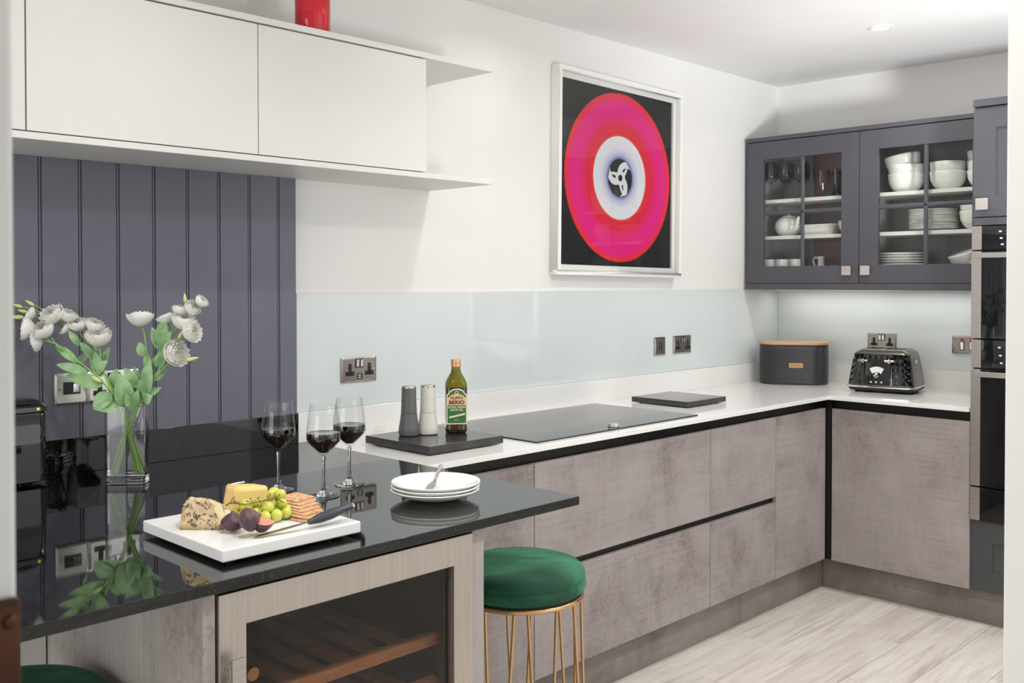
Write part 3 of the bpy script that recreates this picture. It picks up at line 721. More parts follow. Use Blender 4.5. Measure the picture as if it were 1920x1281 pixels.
# mills
def mill(label, x, y, m_):
    t = thing('pepper_mill', label, 'mill', (x, y, SZ))
    obj('base', G().lathe([(0, 0), (0.029, 0), (0.033, 0.003), (0.0345, 0.012), (0.033, 0.026), (0.029, 0.050), (0.0262, 0.072), (0, 0.072)], 36), m_, t)
    obj('top', G().lathe([(0, 0.0728), (0.0262, 0.0728), (0.0248, 0.10), (0.0238, 0.14), (0.0236, 0.154), (0, 0.154)], 36), m_, t)
    obj('metal_cap', G().lathe([(0, 0.1545), (0.0236, 0.1545), (0.0238, 0.159), (0.0225, 0.161), (0, 0.1612)], 36), 'brushed_steel', t)
mill('grey waisted pepper mill on the dark slab, left of the cream one', -2.872, -0.292, 'mill_grey')
mill('cream waisted salt mill on the dark slab between grey mill and bottle', -2.808, -0.312, 'mill_cream')

# olive oil bottle, squarish section; local -y faces the camera
ob = thing('oil_bottle', 'green glass olive oil bottle with cream and green label on the dark slab', 'bottle', (-2.714, -0.345, SZ), -0.66)
def sect(w_, r, z): return [(x, y, z) for x, y in rrect(w_, w_, min(r, w_ / 2 - 0.0001), 6)]
prof = [(0.060, .018, 0), (0.071, .020, 0.004), (0.0735, .020, 0.012), (0.070, .018, 0.022), (0.068, .016, 0.030), (0.071, .014, 0.045), (0.0715, .014, 0.150), (0.070, .022, 0.162), (0.062, .026, 0.174), (0.046, .0225, 0.187), (0.034, .0165, 0.198), (0.030, .0149, 0.206), (0.0295, .0146, 0.216)]
lo = [p for p in prof if p[2] <= 0.150]; hi = [p for p in prof if p[2] >= 0.150]
obj('body', G().loft([sect(w_, r, z) for w_, r, z in lo] + [sect(0.0712, .015, 0.1515)]), 'oil_dark', ob, angle=50, label='lower body full of dark oil')
obj('shoulder', G().loft([sect(w_, r, z + 0.0018) for w_, r, z in hi]), 'oil_glass', ob, angle=50, label='clear green shoulder and neck')
obj('cap', G().lathe([(0, 0.218), (0.0165, 0.218), (0.0165, 0.226), (0.0160, 0.2265), (0.0160, 0.229), (0.0172, 0.230), (0.0172, 0.240), (0.016, 0.242), (0, 0.242)], 32), 'cap_gold', ob)
def arch(w_, z0, z1, zt, n=10):
    p = [(-w_, z0), (w_, z0), (w_, z1)]
    for i in range(n + 1):
        a = PI * i / n; p.append((w_ * 0.78 * math.cos(a), z1 + (zt - z1) * (0.25 + 0.75 * math.sin(a))))
    p.append((-w_, z1)); return p
YL = -0.0359
lb = obj('label', G().prism_dir(arch(0.0335, 0.030, 0.128, 0.148), (0, YL, 0), (1, 0, 0), (0, 0, 1), (0, -0.0004, 0)), 'label_cream', ob, label='cream bordered label')
obj('green_field', G().prism_dir(arch(0.0305, 0.034, 0.126, 0.144), (0, YL - 0.0004, 0), (1, 0, 0), (0, 0, 1), (0, -0.0002, 0)), 'label_green', lb)
obj('name_band', G().prism_dir(arch(0.0305, 0.093, 0.118, 0.130), (0, YL - 0.0006, 0), (1, 0, 0), (0, 0, 1), (0, -0.0002, 0)), 'label_peach', lb)
obj('crest', G().lathe([(0, 0), (0.0065, 0), (0.0065, 0.0003), (0, 0.0003)], 16), 'label_peach', lb, loc=(0, YL - 0.0006, 0.134), rot=(PI / 2, 0, 0))
obj('crest_head', G().lathe([(0, 0), (0.003, 0), (0.003, 0.0003), (0, 0.0003)], 12), 'ink_brown', lb, loc=(0, YL - 0.0010, 0.135), rot=(PI / 2, 0, 0))
obj('ribbon', G().prism_dir([(-0.025, 0.050), (0.027, 0.061), (0.027, 0.067), (-0.025, 0.056)], (0, YL - 0.0006, 0), (1, 0, 0), (0, 0, 1), (0, -0.0002, 0)), 'label_cream', lb)
RT = (PI / 2, 0, 0)
text('lettering', 'FILIPPO', 0.0125, 'ink_brown', lb, (0, YL - 0.0009, 0.1165), RT, bold=0.0003)
text('lettering', 'BERIO', 0.0165, 'ink_brown', lb, (0, YL - 0.0009, 0.1020), RT, sx=1.15, bold=0.0005)
text('lettering', 'EXTRA VIRGIN', 0.0085, 'label_cream', lb, (0, YL - 0.0009, 0.0865), RT, bold=0.0002)
text('lettering', 'OLIVE OIL', 0.0095, 'label_cream', lb, (0, YL - 0.0009, 0.0775), RT, bold=0.0002)
text('lettering', '500 ml', 0.006, 'label_cream', lb, (0, YL - 0.0009, 0.044), RT)

# ------------------------------------------------------------------ bread bin
bb = thing('bread_bin', 'oval black ribbed bread bin with wooden lid in the corner', 'bread bin', (-0.225, -0.222, T + 0.0004), -1.022)
L_, D_ = 0.345, 0.185
def stad(z, e=0.0): return [(x, y, z) for x, y in rrect(L_ + 2 * e, D_ + 2 * e, D_ / 2 + e - 0.0005, 10)]
rings = [stad(0, -0.002), stad(0.003)]
nr = 30
for i in range(nr):
    z = 0.008 + i * (0.19 - 0.008) / nr
    rings += [stad(z, 0.0), stad(z + 0.0022, 0.0016), stad(z + 0.0044, 0.0)]
rings += [stad(0.205)]
obj('body', G().loft(rings), 'enamel_black', bb, angle=60)
obj('lid', G().loft([stad(0.2055, 0.004), stad(0.216, 0.005), stad(0.2185, 0.003)]), 'lid_wood', bb, angle=30, label='pale wooden lid')
pq = obj('plaque', G().box(-0.034, 0.034, -D_ / 2 - 0.0028, -D_ / 2 - 0.0008, 0.088, 0.112), 'gold_plaque', bb, bev=0.0005, loc=(0.006, 0, 0), label='small gold name plaque')
text('lettering', 'BREAD', 0.017, 'gold_print', pq, (0, -D_ / 2 - 0.0030, 0.100), RT)
for s in (-1, 1): obj('rivet', G().lathe([(0, 0), (0.002, 0), (0.0015, 0.001), (0, 0.0012)], 10), 'chrome', pq, loc=(s * 0.030, -D_ / 2 - 0.0027, 0.100), rot=RT)

# ------------------------------------------------------------------ toaster
to = thing('toaster', 'glossy black four-slice toaster with faceted front and chrome trim', 'toaster', (-0.243, -0.725, T + 0.0004), -PI / 2 + 0.16)
W2, DD = 0.152, 0.125
def tsec(z, w_, d, r=0.03, y=0): return [(px, py + y, z) for px, py in rrect(2 * w_, 2 * d, r, 5)]
obj('body', G().loft([tsec(0.034, W2, DD), tsec(0.06, W2 - 0.002, DD - 0.001), tsec(0.12, W2 - 0.011, DD - 0.008), tsec(0.165, W2 - 0.019, DD - 0.014), tsec(0.188, W2 - 0.026, DD - 0.022, 0.028), tsec(0.202, W2 - 0.040, DD - 0.038, 0.024), tsec(0.206, W2 - 0.052, DD - 0.050, 0.02)]), 'toaster_side', to, angle=60)
# faceted front shell: grid of little pyramids following the sloped face
fg = G(); nx, nz = 10, 5
def fp(u, v):                         # u -1..1, v 0..1
    z = 0.038 + 0.146 * v; w_ = (W2 - 0.004) - 0.020 * v; d = DD + 0.0015 - 0.0155 * v
    e = max(0, abs(u) - 0.86) / 0.14
    tz = max(0, v - 0.86) / 0.14
    return Vector((u * w_, -d - 0.004 + 0.020 * e * e + 0.008 * tz * tz, z))
pts = {}
for i in range(nx + 1):
    for j in range(nz + 1):
        fg.v.append(tuple(fp(-1 + 2 * i / nx, j / nz)))
base = len(fg.v)
for i in range(nx):
    for j in range(nz):
        q = [i * (nz + 1) + j, (i + 1) * (nz + 1) + j, (i + 1) * (nz + 1) + j + 1, i * (nz + 1) + j + 1]
        c_ = fp(-1 + 2 * (i + .5) / nx, (j + .5) / nz)
        outer = i <= 1 or i >= nx - 3
        c_.y -= 0.0085 if outer else 0.0004
        fg.v.append(tuple(c_)); ci = len(fg.v) - 1
        for a in range(4): fg.f.append((q[a], q[(a + 1) % 4], ci))
# skirt back to the body so that the shell has depth
rim = [i * (nz + 1) for i in range(nx + 1)] + [nx * (nz + 1) + j for j in range(1, nz + 1)] + [i * (nz + 1) + nz for i in range(nx - 1, -1, -1)] + [j for j in range(nz - 1, 0, -1)]
o0 = len(fg.v)
for r in rim:
    p = fg.v[r]; fg.v.append((p[0] * 0.98, p[1] + 0.02, p[2]))
for a in range(len(rim)): fg.f.append((rim[a], rim[(a + 1) % len(rim)], o0 + (a + 1) % len(rim), o0 + a))
obj('faceted_front', fg, 'gloss_black', to, angle=8, label='glossy black faceted front')
obj('chrome_trim', G().loft([tsec(0.024, W2 + 0.004, DD + 0.004), tsec(0.026, W2 + 0.006, DD + 0.006), tsec(0.032, W2 + 0.006, DD + 0.006), tsec(0.034, W2 + 0.003, DD + 0.003)]), 'chrome', to)
obj('base', G().loft([tsec(0.008, W2 - 0.01, DD - 0.01), tsec(0.013, W2 - 0.001, DD - 0.001), tsec(0.024, W2 + 0.001, DD + 0.001)]), 'matt_black', to)
for sx in (-1, 1):
    for sy in (-1, 1): obj('foot', G().lathe([(0, 0), (0.009, 0), (0.010, 0.009), (0, 0.009)], 12), 'matt_black', to, loc=(sx * 0.115, sy * 0.09, 0))
for sx in (-1, 1):
    x = sx * 0.060 - 0.012
    obj('lever_slot', G().box(x - 0.0025, x + 0.0025, -DD - 0.0075, -DD + 0.012, 0.070, 0.172), 'matt_black', to, rot=(0.0, 0, 0))
    obj('lever', G().box(x - 0.022, x + 0.022, -DD - 0.022, -DD - 0.004, 0.150, 0.158).box(x - 0.005, x + 0.005, -DD - 0.024, -DD - 0.004, 0.144, 0.162), 'chrome', to, bev=0.002)
for sy in (-1, 1):
    for sx in (-1, 1):
        obj('bread_slot', G().box(sx * 0.048 - 0.040, sx * 0.048 + 0.040, sy * 0.032 - 0.013, sy * 0.032 + 0.013, 0.2055, 0.2085), 'gloss_black', to, bev=0.001)
dial = G(); da = [(0.030 * math.sin(a), 0.030 * math.cos(a)) for a in [(-0.75 + 1.5 * i / 8) for i in range(9)]] 
da2 = [(0.056 * math.sin(a), 0.056 * math.cos(a)) for a in [(-0.62 + 1.24 * i / 8) for i in range(9)]]
dial.prism_dir([(x, z) for x, z in da] + [(x, z) for x, z in reversed(da2)], (-0.012, -DD - 0.0055, 0.070), (1, 0, 0), (0, 0.06, 1), (0, -0.003, 0))
obj('browning_scale', dial, 'white_plastic', to, label='pale fan shaped browning scale')
obj('dial', G().lathe([(0, 0), (0.0135, 0), (0.013, 0.008), (0.011, 0.010), (0, 0.0105)], 24), 'chrome', to, loc=(-0.014, -DD - 0.004, 0.086), rot=RT)
for i in range(3): obj('button', G().lathe([(0, 0), (0.0050, 0), (0.0045, 0.003), (0, 0.004)], 14), 'chrome', to, loc=(-0.038 + 0.024 * i, -DD - 0.006, 0.052), rot=RT)
obj('badge', G().box(W2 - 0.0185, W2 - 0.0145, -0.012, 0.012, 0.135, 0.155), 'white_plastic', to, bev=0.001, label='small square badge on the side')

# ------------------------------------------------------------------ black appliance at the far left
ap = thing('countertop_appliance', 'glossy black upright appliance with green light at the far left', 'appliance', (-4.085, -0.066, T + 0.0004))
def asec(z, e=0): return [(x, y, z) for x, y in rrect(0.30 + 2 * e, 0.085 + 2 * e, 0.022, 5)]
obj('body', G().loft([asec(0.006, -0.008), asec(0.010), asec(0.10), asec(0.185), asec(0.190, -0.003)]), 'gloss_black', ap)
lid = obj('top_cover', G().loft([asec(0.191, 0.002), asec(0.203, 0.002), asec(0.212, -0.006), asec(0.222, -0.022)]), 'pewter_black', ap)
obj('vent_slots', G().box(-0.11, 0.11, -0.040, -0.030, 0.2125, 0.2165).box(-0.11, 0.10, -0.030, -0.02, 0.217, 0.2215), 'matt_black', lid)
obj('indicator_light', G().lathe([(0, 0), (0.004, 0), (0.0035, 0.0015), (0, 0.002)], 14), 'led_green', ap, loc=(0.124, -0.0440, 0.198), rot=RT, label='glowing yellow green light')
for sx in (-1, 1): obj('foot', G().lathe([(0, 0), (0.012, 0), (0.012, 0.006), (0, 0.006)], 12), 'matt_black', ap, loc=(sx * 0.11, 0, 0))

# red vase on the top shelf
rv = tag(obj('red_vase', G().lathe([(0, 0), (0.050, 0), (0.052, 0.004), (0.0525, 0.10), (0.0525, 0.28), (0.050, 0.28), (0.0495, 0.10), (0.049, 0.014), (0, 0.012)], 48), 'red_glass', loc=(-3.215, -0.258, 2.1864)),
    'tall red glass cylinder vase on the upper shelf, cut off by the top edge', 'vase')

# ------------------------------------------------------------------ stools
def stool(label, x, y, rz):
    t = thing('bar_stool', label, 'bar stool', (x, y, 0), rz, 'green velvet bar stools')
    R0 = 0.183
    pf = [(0, 0.585)]
    for r, z in ((0.150, 0.583), (0.172, 0.586), (0.182, 0.594), (0.1855, 0.603), (0.1855, 0.612), (0.1825, 0.6185), (0.1812, 0.6205), (0.1820, 0.6225), (0.1835, 0.630), (0.180, 0.645), (0.168, 0.656), (0.145, 0.663), (0.10, 0.667), (0.05, 0.668), (0, 0.668)): pf.append((r, z))
    obj('seat', G().lathe(pf, 64), 'green_velvet', t, angle=60, label='round green velvet seat')
    obj('seat_base', G().lathe([(0, 0.571), (0.171, 0.571), (0.172, 0.5855), (0, 0.5855)], 48), 'matt_black', t)
    obj('ring', G().torus((0, 0, 0.575), 0.172, 0.0075, 64, 10), 'brass', t)
    for ca in (-20, 20, 72, 125, 180, 235, 288):
        for s in (-1, 1):
            a0, a1 = math.radians(ca + s * 14 - 90), math.radians(ca + s * 4 - 90)
            obj('leg_rod', G().tube([(0.170 * math.cos(a0), 0.170 * math.sin(a0), 0.575), (0.188 * math.cos(a1), 0.188 * math.sin(a1), 0.006)], 0.0045, 8), 'brass', t)
    obj('floor_ring', G().torus((0, 0, 0.006), 0.188, 0.0055, 64, 8), 'brass', t)
stool('green velvet bar stool with gold legs right of the wine fridge', -2.945, -0.866, math.radians(-45))
stool('green velvet bar stool cut off at the bottom left corner', -4.268, -0.80, math.radians(-45))

# ------------------------------------------------------------------ wine glasses
WG = [(0, 0.0002), (0.036, 0.0002), (0.038, 0.0012), (0.037, 0.0028), (0.024, 0.0055), (0.012, 0.010), (0.0065, 0.018), (0.0045, 0.032), (0.0038, 0.055), (0.0040, 0.085), (0.0055, 0.098),
      (0.012, 0.106), (0.026, 0.120), (0.0395, 0.134), (0.0425, 0.143), (0.0420, 0.155), (0.0385, 0.190), (0.0338, 0.2270), (0.0332, 0.2276), (0.0326, 0.2270), (0.0373, 0.190), (0.0408, 0.155), (0.0412, 0.143), (0.0383, 0.1352), (0.0252, 0.1215), (0.0108, 0.1085), (0, 0.1065)]
WN = [(0, 0.1070), (0.0106, 0.1088), (0.0250, 0.1218), (0.0381, 0.1355), (0.0410, 0.1431), (0.0406, 0.155), (0.0404, 0.1575), (0.0395, 0.1570), (0, 0.1570)]
wg = thing('wine_glass', 'leftmost wine glass of red wine, before the dark boards', 'wine glass', (-3.560, -0.611, T + 0.0002), 0, 'three glasses of red wine')
WB = [p for p in WG if p[1] >= 0.0975]
obj('bowl', G().lathe(WB[:] + [WB[0]], 56) if False else G().lathe([(0, 0.0985)] + WB[1:], 56), 'thin_glass', wg, angle=60)
obj('stem', G().lathe([p for p in WG if p[1] < 0.0975][:10] + [(0.0055, 0.098), (0, 0.0984)], 40), 'clear_glass', wg, angle=60)
obj('wine', G().lathe(WN, 56), 'wine', wg, label='dark red wine')
dup(wg, (-3.519, -0.750, T + 0.0002), 0.3, 'middle wine glass of red wine, nearest of the three')
dup(wg, (-3.391, -0.680, T + 0.0002), 0.7, 'rightmost wine glass of red wine, standing nearest the pepper mills')

# ------------------------------------------------------------------ plates and knife on the counter
PL = [(0, 0.0), (0.050, 0.0), (0.055, 0.002), (0.082, 0.010), (0.107, 0.022), (0.1085, 0.0245), (0.1075, 0.0262), (0.105, 0.0262), (0.080, 0.0155), (0.060, 0.0080), (0.045, 0.0060), (0, 0.0060)]
plm = mesh('dinner_plate', G().lathe(PL, 64), 'porcelain', angle=60)
px_, py_ = -3.342, -0.962
for i, nm in enumerate(('lowest', 'middle', 'top')):
    o = obj('dinner_plate', plm, None, loc=(px_ + 0.001 * i, py_ - 0.0005 * i, T + 0.0004 + 0.0088 * i), rot=(0, 0, 0.4 * i))
    tag(o, nm + ' of the three stacked white plates on the black counter', 'plate', 'white plates stacked on the counter')
zt = T + 0.018 + 0.006
kn = thing('butter_knife', 'small steel spreading knife lying across the top white plate', 'knife', (-3.342, -0.962, T + 0.0275), 0)
def knife_blade(g, a, c, w0, w1, th, up=(0, 0, 1)):
    a = Vector(a); c = Vector(c); t = (c - a); s = t.cross(Vector(up)).normalized()
    n_ = s.cross(t).normalized() * th
    P_ = []
    for u, v in ((0, -0.15 * w0), (0.06, -0.7 * w0), (0.25, -w0), (0.6, -w0), (1, -w1), (1, w1), (0.6, w0 * .7), (0.1, w0 * 0.5)):
        P_.append(a + t * u + s * v)
    k_ = len(P_); g.add(P_ + [p + n_ for p in P_], [tuple(reversed(range(k_))), tuple(range(k_, 2 * k_))] + [(i, (i + 1) % k_, k_ + (i + 1) % k_, k_ + i) for i in range(k_)])
    return g
A_ = Vector((-0.072, -0.060, 0.0065)); B_ = Vector((0.055, 0.055, 0.0190)); C_ = Vector((0.112, 0.104, 0.0245))
obj('blade', knife_blade(G(), A_, B_ * 0.5 + A_ * 0.2, 0.012, 0.004, 0.0014), 'brushed_steel', kn, bev=0.0004)
obj('handle', G().tube([A_ * 0.2 + B_ * 0.5 + Vector((0, 0, 0.001)), B_ * 0.6 + C_ * 0.2 + Vector((0, 0, 0.003)), C_ * 0.9, C_], 0.0050, 10, lambda t: 0.75 + 0.6 * t if t < .9 else 0.9), 'chrome', kn)

# ------------------------------------------------------------------ cheese board and food
bx0, bx1, by0, by1 = -4.000, -3.685, -1.124, -0.796
BZ = T + 0.032
cb = thing('cheese_board', 'thick white marble board with cheese, grapes and figs', 'board', ((bx0 + bx1) / 2, (by0 + by1) / 2, T + 0.0003))
hw_, hd_ = (bx1 - bx0) / 2, (by1 - by0) / 2
obj('slab', G().box(-hw_, hw_, -hd_, hd_, 0.008, 0.0315), 'board_marble', cb, bev=0.003, seg=3)
for sx in (-1, 1):
    for sy in (-1, 1): obj('foot', G().lathe([(0, 0), (0.012, 0), (0.012, 0.008), (0, 0.008)], 14), 'matt_black', cb, loc=(sx * (hw_ - 0.035), sy * (hd_ - 0.035), 0))
def wedge(name, label, cat, pts0, pts1, h0, h1s, m1, jitter, seed, loc):
    random.seed(seed)
    # build with subdivided noisy faces
    bm = bmesh.new()
    b0 = [bm.verts.new((x, y, 0)) for x, y in pts0]; b1 = [bm.verts.new((x, y, z)) for (x, y), z in zip(pts1, h1s)]
    n_ = len(b0); bm.faces.new(list(reversed(b0))); bm.faces.new(b1)
    for i in range(n_): bm.faces.new((b0[i], b0[(i + 1) % n_], b1[(i + 1) % n_], b1[i]))
    bmesh.ops.triangulate(bm, faces=[f for f in bm.faces if len(f.verts) > 4])
    bmesh.ops.bevel(bm, geom=list(bm.edges), offset=0.003, segments=2, affect='EDGES', clamp_overlap=True)
    bmesh.ops.subdivide_edges(bm, edges=[e for e in bm.edges if e.calc_length() > 0.01], cuts=5, use_grid_fill=True)
    for v in bm.verts:
        if v.co.z > 0.002: v.co += Vector((random.uniform(-1, 1), random.uniform(-1, 1), random.uniform(-1, 1))) * jitter
    me = bpy.data.meshes.new(name); bmesh.ops.recalc_face_normals(bm, faces=bm.faces)
    for f in bm.faces: f.smooth = True
    bm.to_mesh(me); bm.free(); me.materials.append(MATS[m1])
    o = bpy.data.objects.new(name, me); col.objects.link(o); o.location = loc
    return tag(o, label, cat)
bl0 = [(-0.062, 0.000), (0.000, -0.066), (0.052, -0.040), (0.048, 0.030), (-0.030, 0.040)]
bl1 = [(-0.046, 0.010), (-0.016, -0.030), (0.030, -0.034), (0.034, 0.024), (-0.022, 0.034)]
wedge('blue_cheese', 'crumbly wedge of blue veined cheese at the left of the board', 'cheese', bl0, bl1, 0, [0.048, 0.062, 0.036, 0.040, 0.056], 'blue_cheese', 0.0011, 3, (-3.925, -0.925, BZ))
bc = bpy.data.objects['blue_cheese']; bc.data.materials.append(MATS['blue_cheese_rind'])
for p in bc.data.polygons:
    if p.normal.z < 0.35 and (p.normal.x * -0.70 + p.normal.y * -0.70) > 0.5: p.material_index = 1
wedge('hard_cheese', 'smooth yellow block of cheese behind the grapes', 'cheese', [(-0.040, -0.030), (0.044, -0.036), (0.044, 0.02), (-0.034, 0.032)], [(-0.030, -0.024), (0.042, -0.034), (0.038, 0.018), (-0.026, 0.026)], 0, [0.058, 0.052, 0.050, 0.058], 'cheddar', 0.0002, 5, (-3.806, -0.862, BZ))
# grapes
gb = thing('grape_bunch', 'bunch of pale green grapes with bare stalks on the white board', 'grapes', (-3.82, -0.97, BZ))
gm = mesh('grape', G().ball((0, 0, 0), 0.0122, 16, 10, (1, 1, 1.12)), 'grape')
LOW = [(-3.866, -0.936), (-3.838, -0.942), (-3.815, -0.958), (-3.835, -1.000), (-3.812, -1.006), (-3.787, -1.003), (-3.792, -0.975), (-3.860, -0.962), (-3.812, -0.982), (-3.775, -0.945), (-3.845, -0.922), (-3.797, -0.935), (-3.838, -0.972), (-3.770, -0.975)]
MID = [(-3.800, -0.948), (-3.782, -0.962), (-3.845, -0.940), (-3.822, -0.950), (-3.806, -0.972), (-3.786, -0.985), (-3.822, -0.990), (-3.852, -0.954)]
TOP = [(-3.795, -0.962), (-3.780, -0.970), (-3.782, -0.950)]
for z, L in ((0.0138, LOW), (0.030, MID), (0.046, TOP)):
    for i, (x, y) in enumerate(L):
        s = 0.92 + 0.16 * ((i * 7) % 5) / 4
        o = obj('grape', gm, None, gb, loc=(x + 3.82, y + 0.97, z), rot=(1.2 * ((i * 3) % 4), 0.9 * ((i * 5) % 3), i)); o.scale = (s, s, s)
random.seed(11)
st = G()
def twig(pts, r=0.0011):
    st.tube([(x + 3.82, y + 0.97, z) for x, y, z in pts], r, 6)
twig([(-3.885, -0.900, 0.020), (-3.873, -0.925, 0.036), (-3.860, -0.968, 0.038), (-3.830, -0.972, 0.040), (-3.800, -0.985, 0.044), (-3.790, -1.000, 0.036)], 0.0013)
for x, y, z in ((-3.880, -0.915, 0.028), (-3.873, -0.925, 0.036), (-3.866, -0.950, 0.037), (-3.845, -0.970, 0.039), (-3.830, -0.972, 0.040), (-3.815, -0.978, 0.042), (-3.800, -0.985, 0.044), (-3.840, -0.995, 0.036), (-3.822, -0.99, 0.042)):
    for k in range(4):
        a = random.uniform(0, 2 * PI); L = random.uniform(0.008, 0.013)
        e = (x + L * math.cos(a), y + L * math.sin(a), z + random.uniform(0.001, 0.010))
        twig([(x, y, z), e], 0.0008); st.ball((e[0] + 3.82, e[1] + 0.97, e[2]), 0.0018, 6, 4)
obj('stalk', st, 'grape_stalk', gb)
# figs
FP = [(0, 0)] + [(0.0205 * math.sin(PI * t) ** 0.62 * (1 - 0.18 * t), 0.036 * t) for t in (0.04, 0.10, 0.2, 0.32, 0.45, 0.58, 0.7, 0.8, 0.88, 0.94)] + [(0.0035, 0.0358), (0.0025, 0.0385), (0, 0.039)]
f1 = tag(obj('fig', G().lathe(FP, 28), 'fig_skin', angle=70, loc=(-3.915, -1.012, BZ + 0.0003)), 'whole purple fig nearest the blue cheese', 'fig', 'figs on the board')
f2 = tag(obj('fig', f1.data, None, loc=(-3.926 + 0.0, -1.056, BZ + 0.0185), rot=(1.15, 0.35, 0.7)), 'whole dark fig in front, between the other whole fig and the cut one', 'fig', 'figs on the board')
f1.scale = (1.3, 1.3, 1.05); f2.scale = (1.3, 1.3, 1.15); f2.location.z = BZ + 0.025
fh = thing('fig_half', 'cut fig showing pink flesh beside the knife tip', 'fig', (-3.889, -1.068, BZ + 0.014), 0, 'figs on the board', rot=(0.5, 0.9, -0.5))
hg = G(); n_ = 12
v = []; f = []
prof_ = [(r, z - 0.016) for r, z in FP]
for i in range(n_ + 1):
    a = PI * i / n_
    for r, z in prof_: v.append((r * math.cos(a), -r * math.sin(a), z))
kk = len(prof_)
for i in range(n_):
    for q in range(kk - 1): f.append((i * kk + q, (i + 1) * kk + q, (i + 1) * kk + q + 1, i * kk + q + 1))
hg.add(v, f); obj('skin', hg, 'fig_skin', fh, angle=70)
obj('flesh', G().add([(r, 0, z) for r, z in prof_] + [(-r, 0, z) for r, z in reversed(prof_)], [tuple(range(2 * kk))]), 'fig_flesh', fh, label='pink flesh')
yl = Vector((0.10, -0.22, 0.97)).normalized(); zl = (Vector((1.0, -0.35, -0.25)) - yl * Vector((1.0, -0.35, -0.25)).dot(yl)).normalized(); xl = yl.cross(zl)
fh.rotation_euler = Matrix((xl, yl, zl)).transposed().to_euler(); fh.scale = (1.25, 1.25, 1.25); fh.location = (-3.888, -1.074, BZ + 0.0275)
# crackers, a leaning fan
cm = mesh('cracker', G().prism(rrect(0.058, 0.058, 0.006, 3), -0.0016, 0.0016), 'cracker', bev=0.0006, seg=1)
for i in range(7):
    o = obj('cracker', cm, None, loc=(-3.752 + 0.0045 * i, -1.034 + 0.0150 * i, BZ + 0.0035 + 0.0040 * i), rot=(0.05, -0.02, 0.15 + 0.05 * ((i * 3) % 4)))
    if i == 0: o.rotation_euler = (0, 0, 0.2); o.location.z = BZ + 0.002
    tag(o, ['flat bottom cracker of the fanned stack, nearest the knife', 'second cracker from the bottom of the fan', 'third cracker from the bottom of the fan', 'cracker in the middle of the fanned stack', 'third cracker from the top of the fan', 'second cracker from the top of the fan', 'topmost cracker of the fan, nearest the wine glasses'][i], 'cracker', 'crackers fanned on the board')
ck = thing('cheese_knife', 'cheese knife with dark grey handle lying over the board edge', 'knife', (-3.80, -1.10, BZ))
KA = Vector((-0.118, 0.008, 0.0012)); KB = Vector((0.000, -0.005, 0.014)); KC = Vector((0.028, -0.006, 0.0185)); KD = Vector((0.106, -0.003, 0.029))
obj('blade', knife_blade(G(), KA, KB, 0.008, 0.003, 0.0012), 'brushed_steel', ck, bev=0.0003)
obj('handle', G().tube([KB, KB * 0.75 + KD * 0.25, (KB + KD) / 2, KB * 0.25 + KD * 0.75, KD], 0.0105, 14, lambda t: (0.5, 0.95, 1.05, 0.85, 0.62)[int(round(t * 4))]), 'handle_grey', ck, angle=70)
obj('end_cap', G().tube([KD, KD + (KD - KB).normalized() * 0.004], 0.0064, 14), 'chrome', ck)

# ------------------------------------------------------------------ crockery in the glazed cabinet
Z1, Z2, Z0 = 1.872 + 0.0006, 1.683 + 0.0006, 1.450 + 0.0006
BW = [(0, 0), (0.040, 0), (0.046, 0.004), (0.066, 0.022), (0.079, 0.048), (0.083, 0.080), (0.0845, 0.088), (0.083, 0.090), (0.0805, 0.088), (0.076, 0.048), (0.063, 0.026), (0.042, 0.008), (0, 0.007)]
bwm = mesh('bowl', G().lathe(BW, 44), 'porcelain', angle=60)
def bowl(x, y, z, lab, tilt=None, s=1):
    o = obj('bowl', bwm, None, loc=(x, y, z), rot=tilt); o.scale = (s, s, s)
    return tag(o, lab, 'bowl', 'white bowls in the glazed cabinet')
for i, nm in enumerate(('bottom', 'middle')): bowl(-0.20, -0.797, Z1 + 0.044 * i, nm + ' bowl of the left stack on the upper cabinet shelf')
bowl(-0.198, -0.792, Z1 + 0.092, 'tilted top bowl of the left stack on the upper cabinet shelf', (-0.16, -0.06, 0))
for i, nm in enumerate(('bottom', 'top')): bowl(-0.20, -0.994, Z1 + 0.044 * i, nm + ' bowl of the middle stack on the upper cabinet shelf', s=0.97)
for i, nm in enumerate(('bottom', 'middle', 'top')): bowl(-0.20, -1.158, Z1 + 0.044 * i, nm + ' bowl of the right stack beside the tall unit, upper shelf', s=0.9)
for i, nm in enumerate(('lower', 'upper')): bowl(-0.20, -1.130, Z2 + 0.044 * i, nm + ' bowl at the right of the plate stack, middle shelf', s=0.95)
bowl(-0.22, -1.120, Z0, 'bottom bowl at the right of the lowest cabinet shelf'); bowl(-0.222, -1.118, Z0 + 0.050, 'tilted bowl in the right bottom corner of the cabinet', (-0.28, -0.2, 0))
SP = [(0, 0), (0.050, 0), (0.060, 0.003), (0.108, 0.013), (0.110, 0.015), (0.108, 0.0165), (0.060, 0.0075), (0, 0.0055)]
spm = mesh('plate', G().lathe(SP, 48), 'porcelain', angle=60)
NUM = ['lowest', 'second', 'third', 'fourth', 'fifth', 'sixth', 'seventh', 'eighth', 'ninth', 'tenth', 'eleventh', 'twelfth']
def pstack(x, y, z, n_, where, g_, s=1.0, dz=0.0075):
    for i in range(n_):
        o = obj('plate', spm, None, loc=(x + 0.001 * ((i * 3) % 4 - 1), y + 0.0012 * ((i * 5) % 4 - 1), z + dz * i)); o.scale = (s, s, 1)
        tag(o, ('topmost' if i == n_ - 1 else NUM[i] + ('' if i == 0 else ' from the bottom')) + ' plate ' + where, 'plate', g_)
pstack(-0.19, -0.925, Z2, 12, 'of the stack on the middle cabinet shelf', 'white plates on the middle shelf', 1.02, 0.0078)
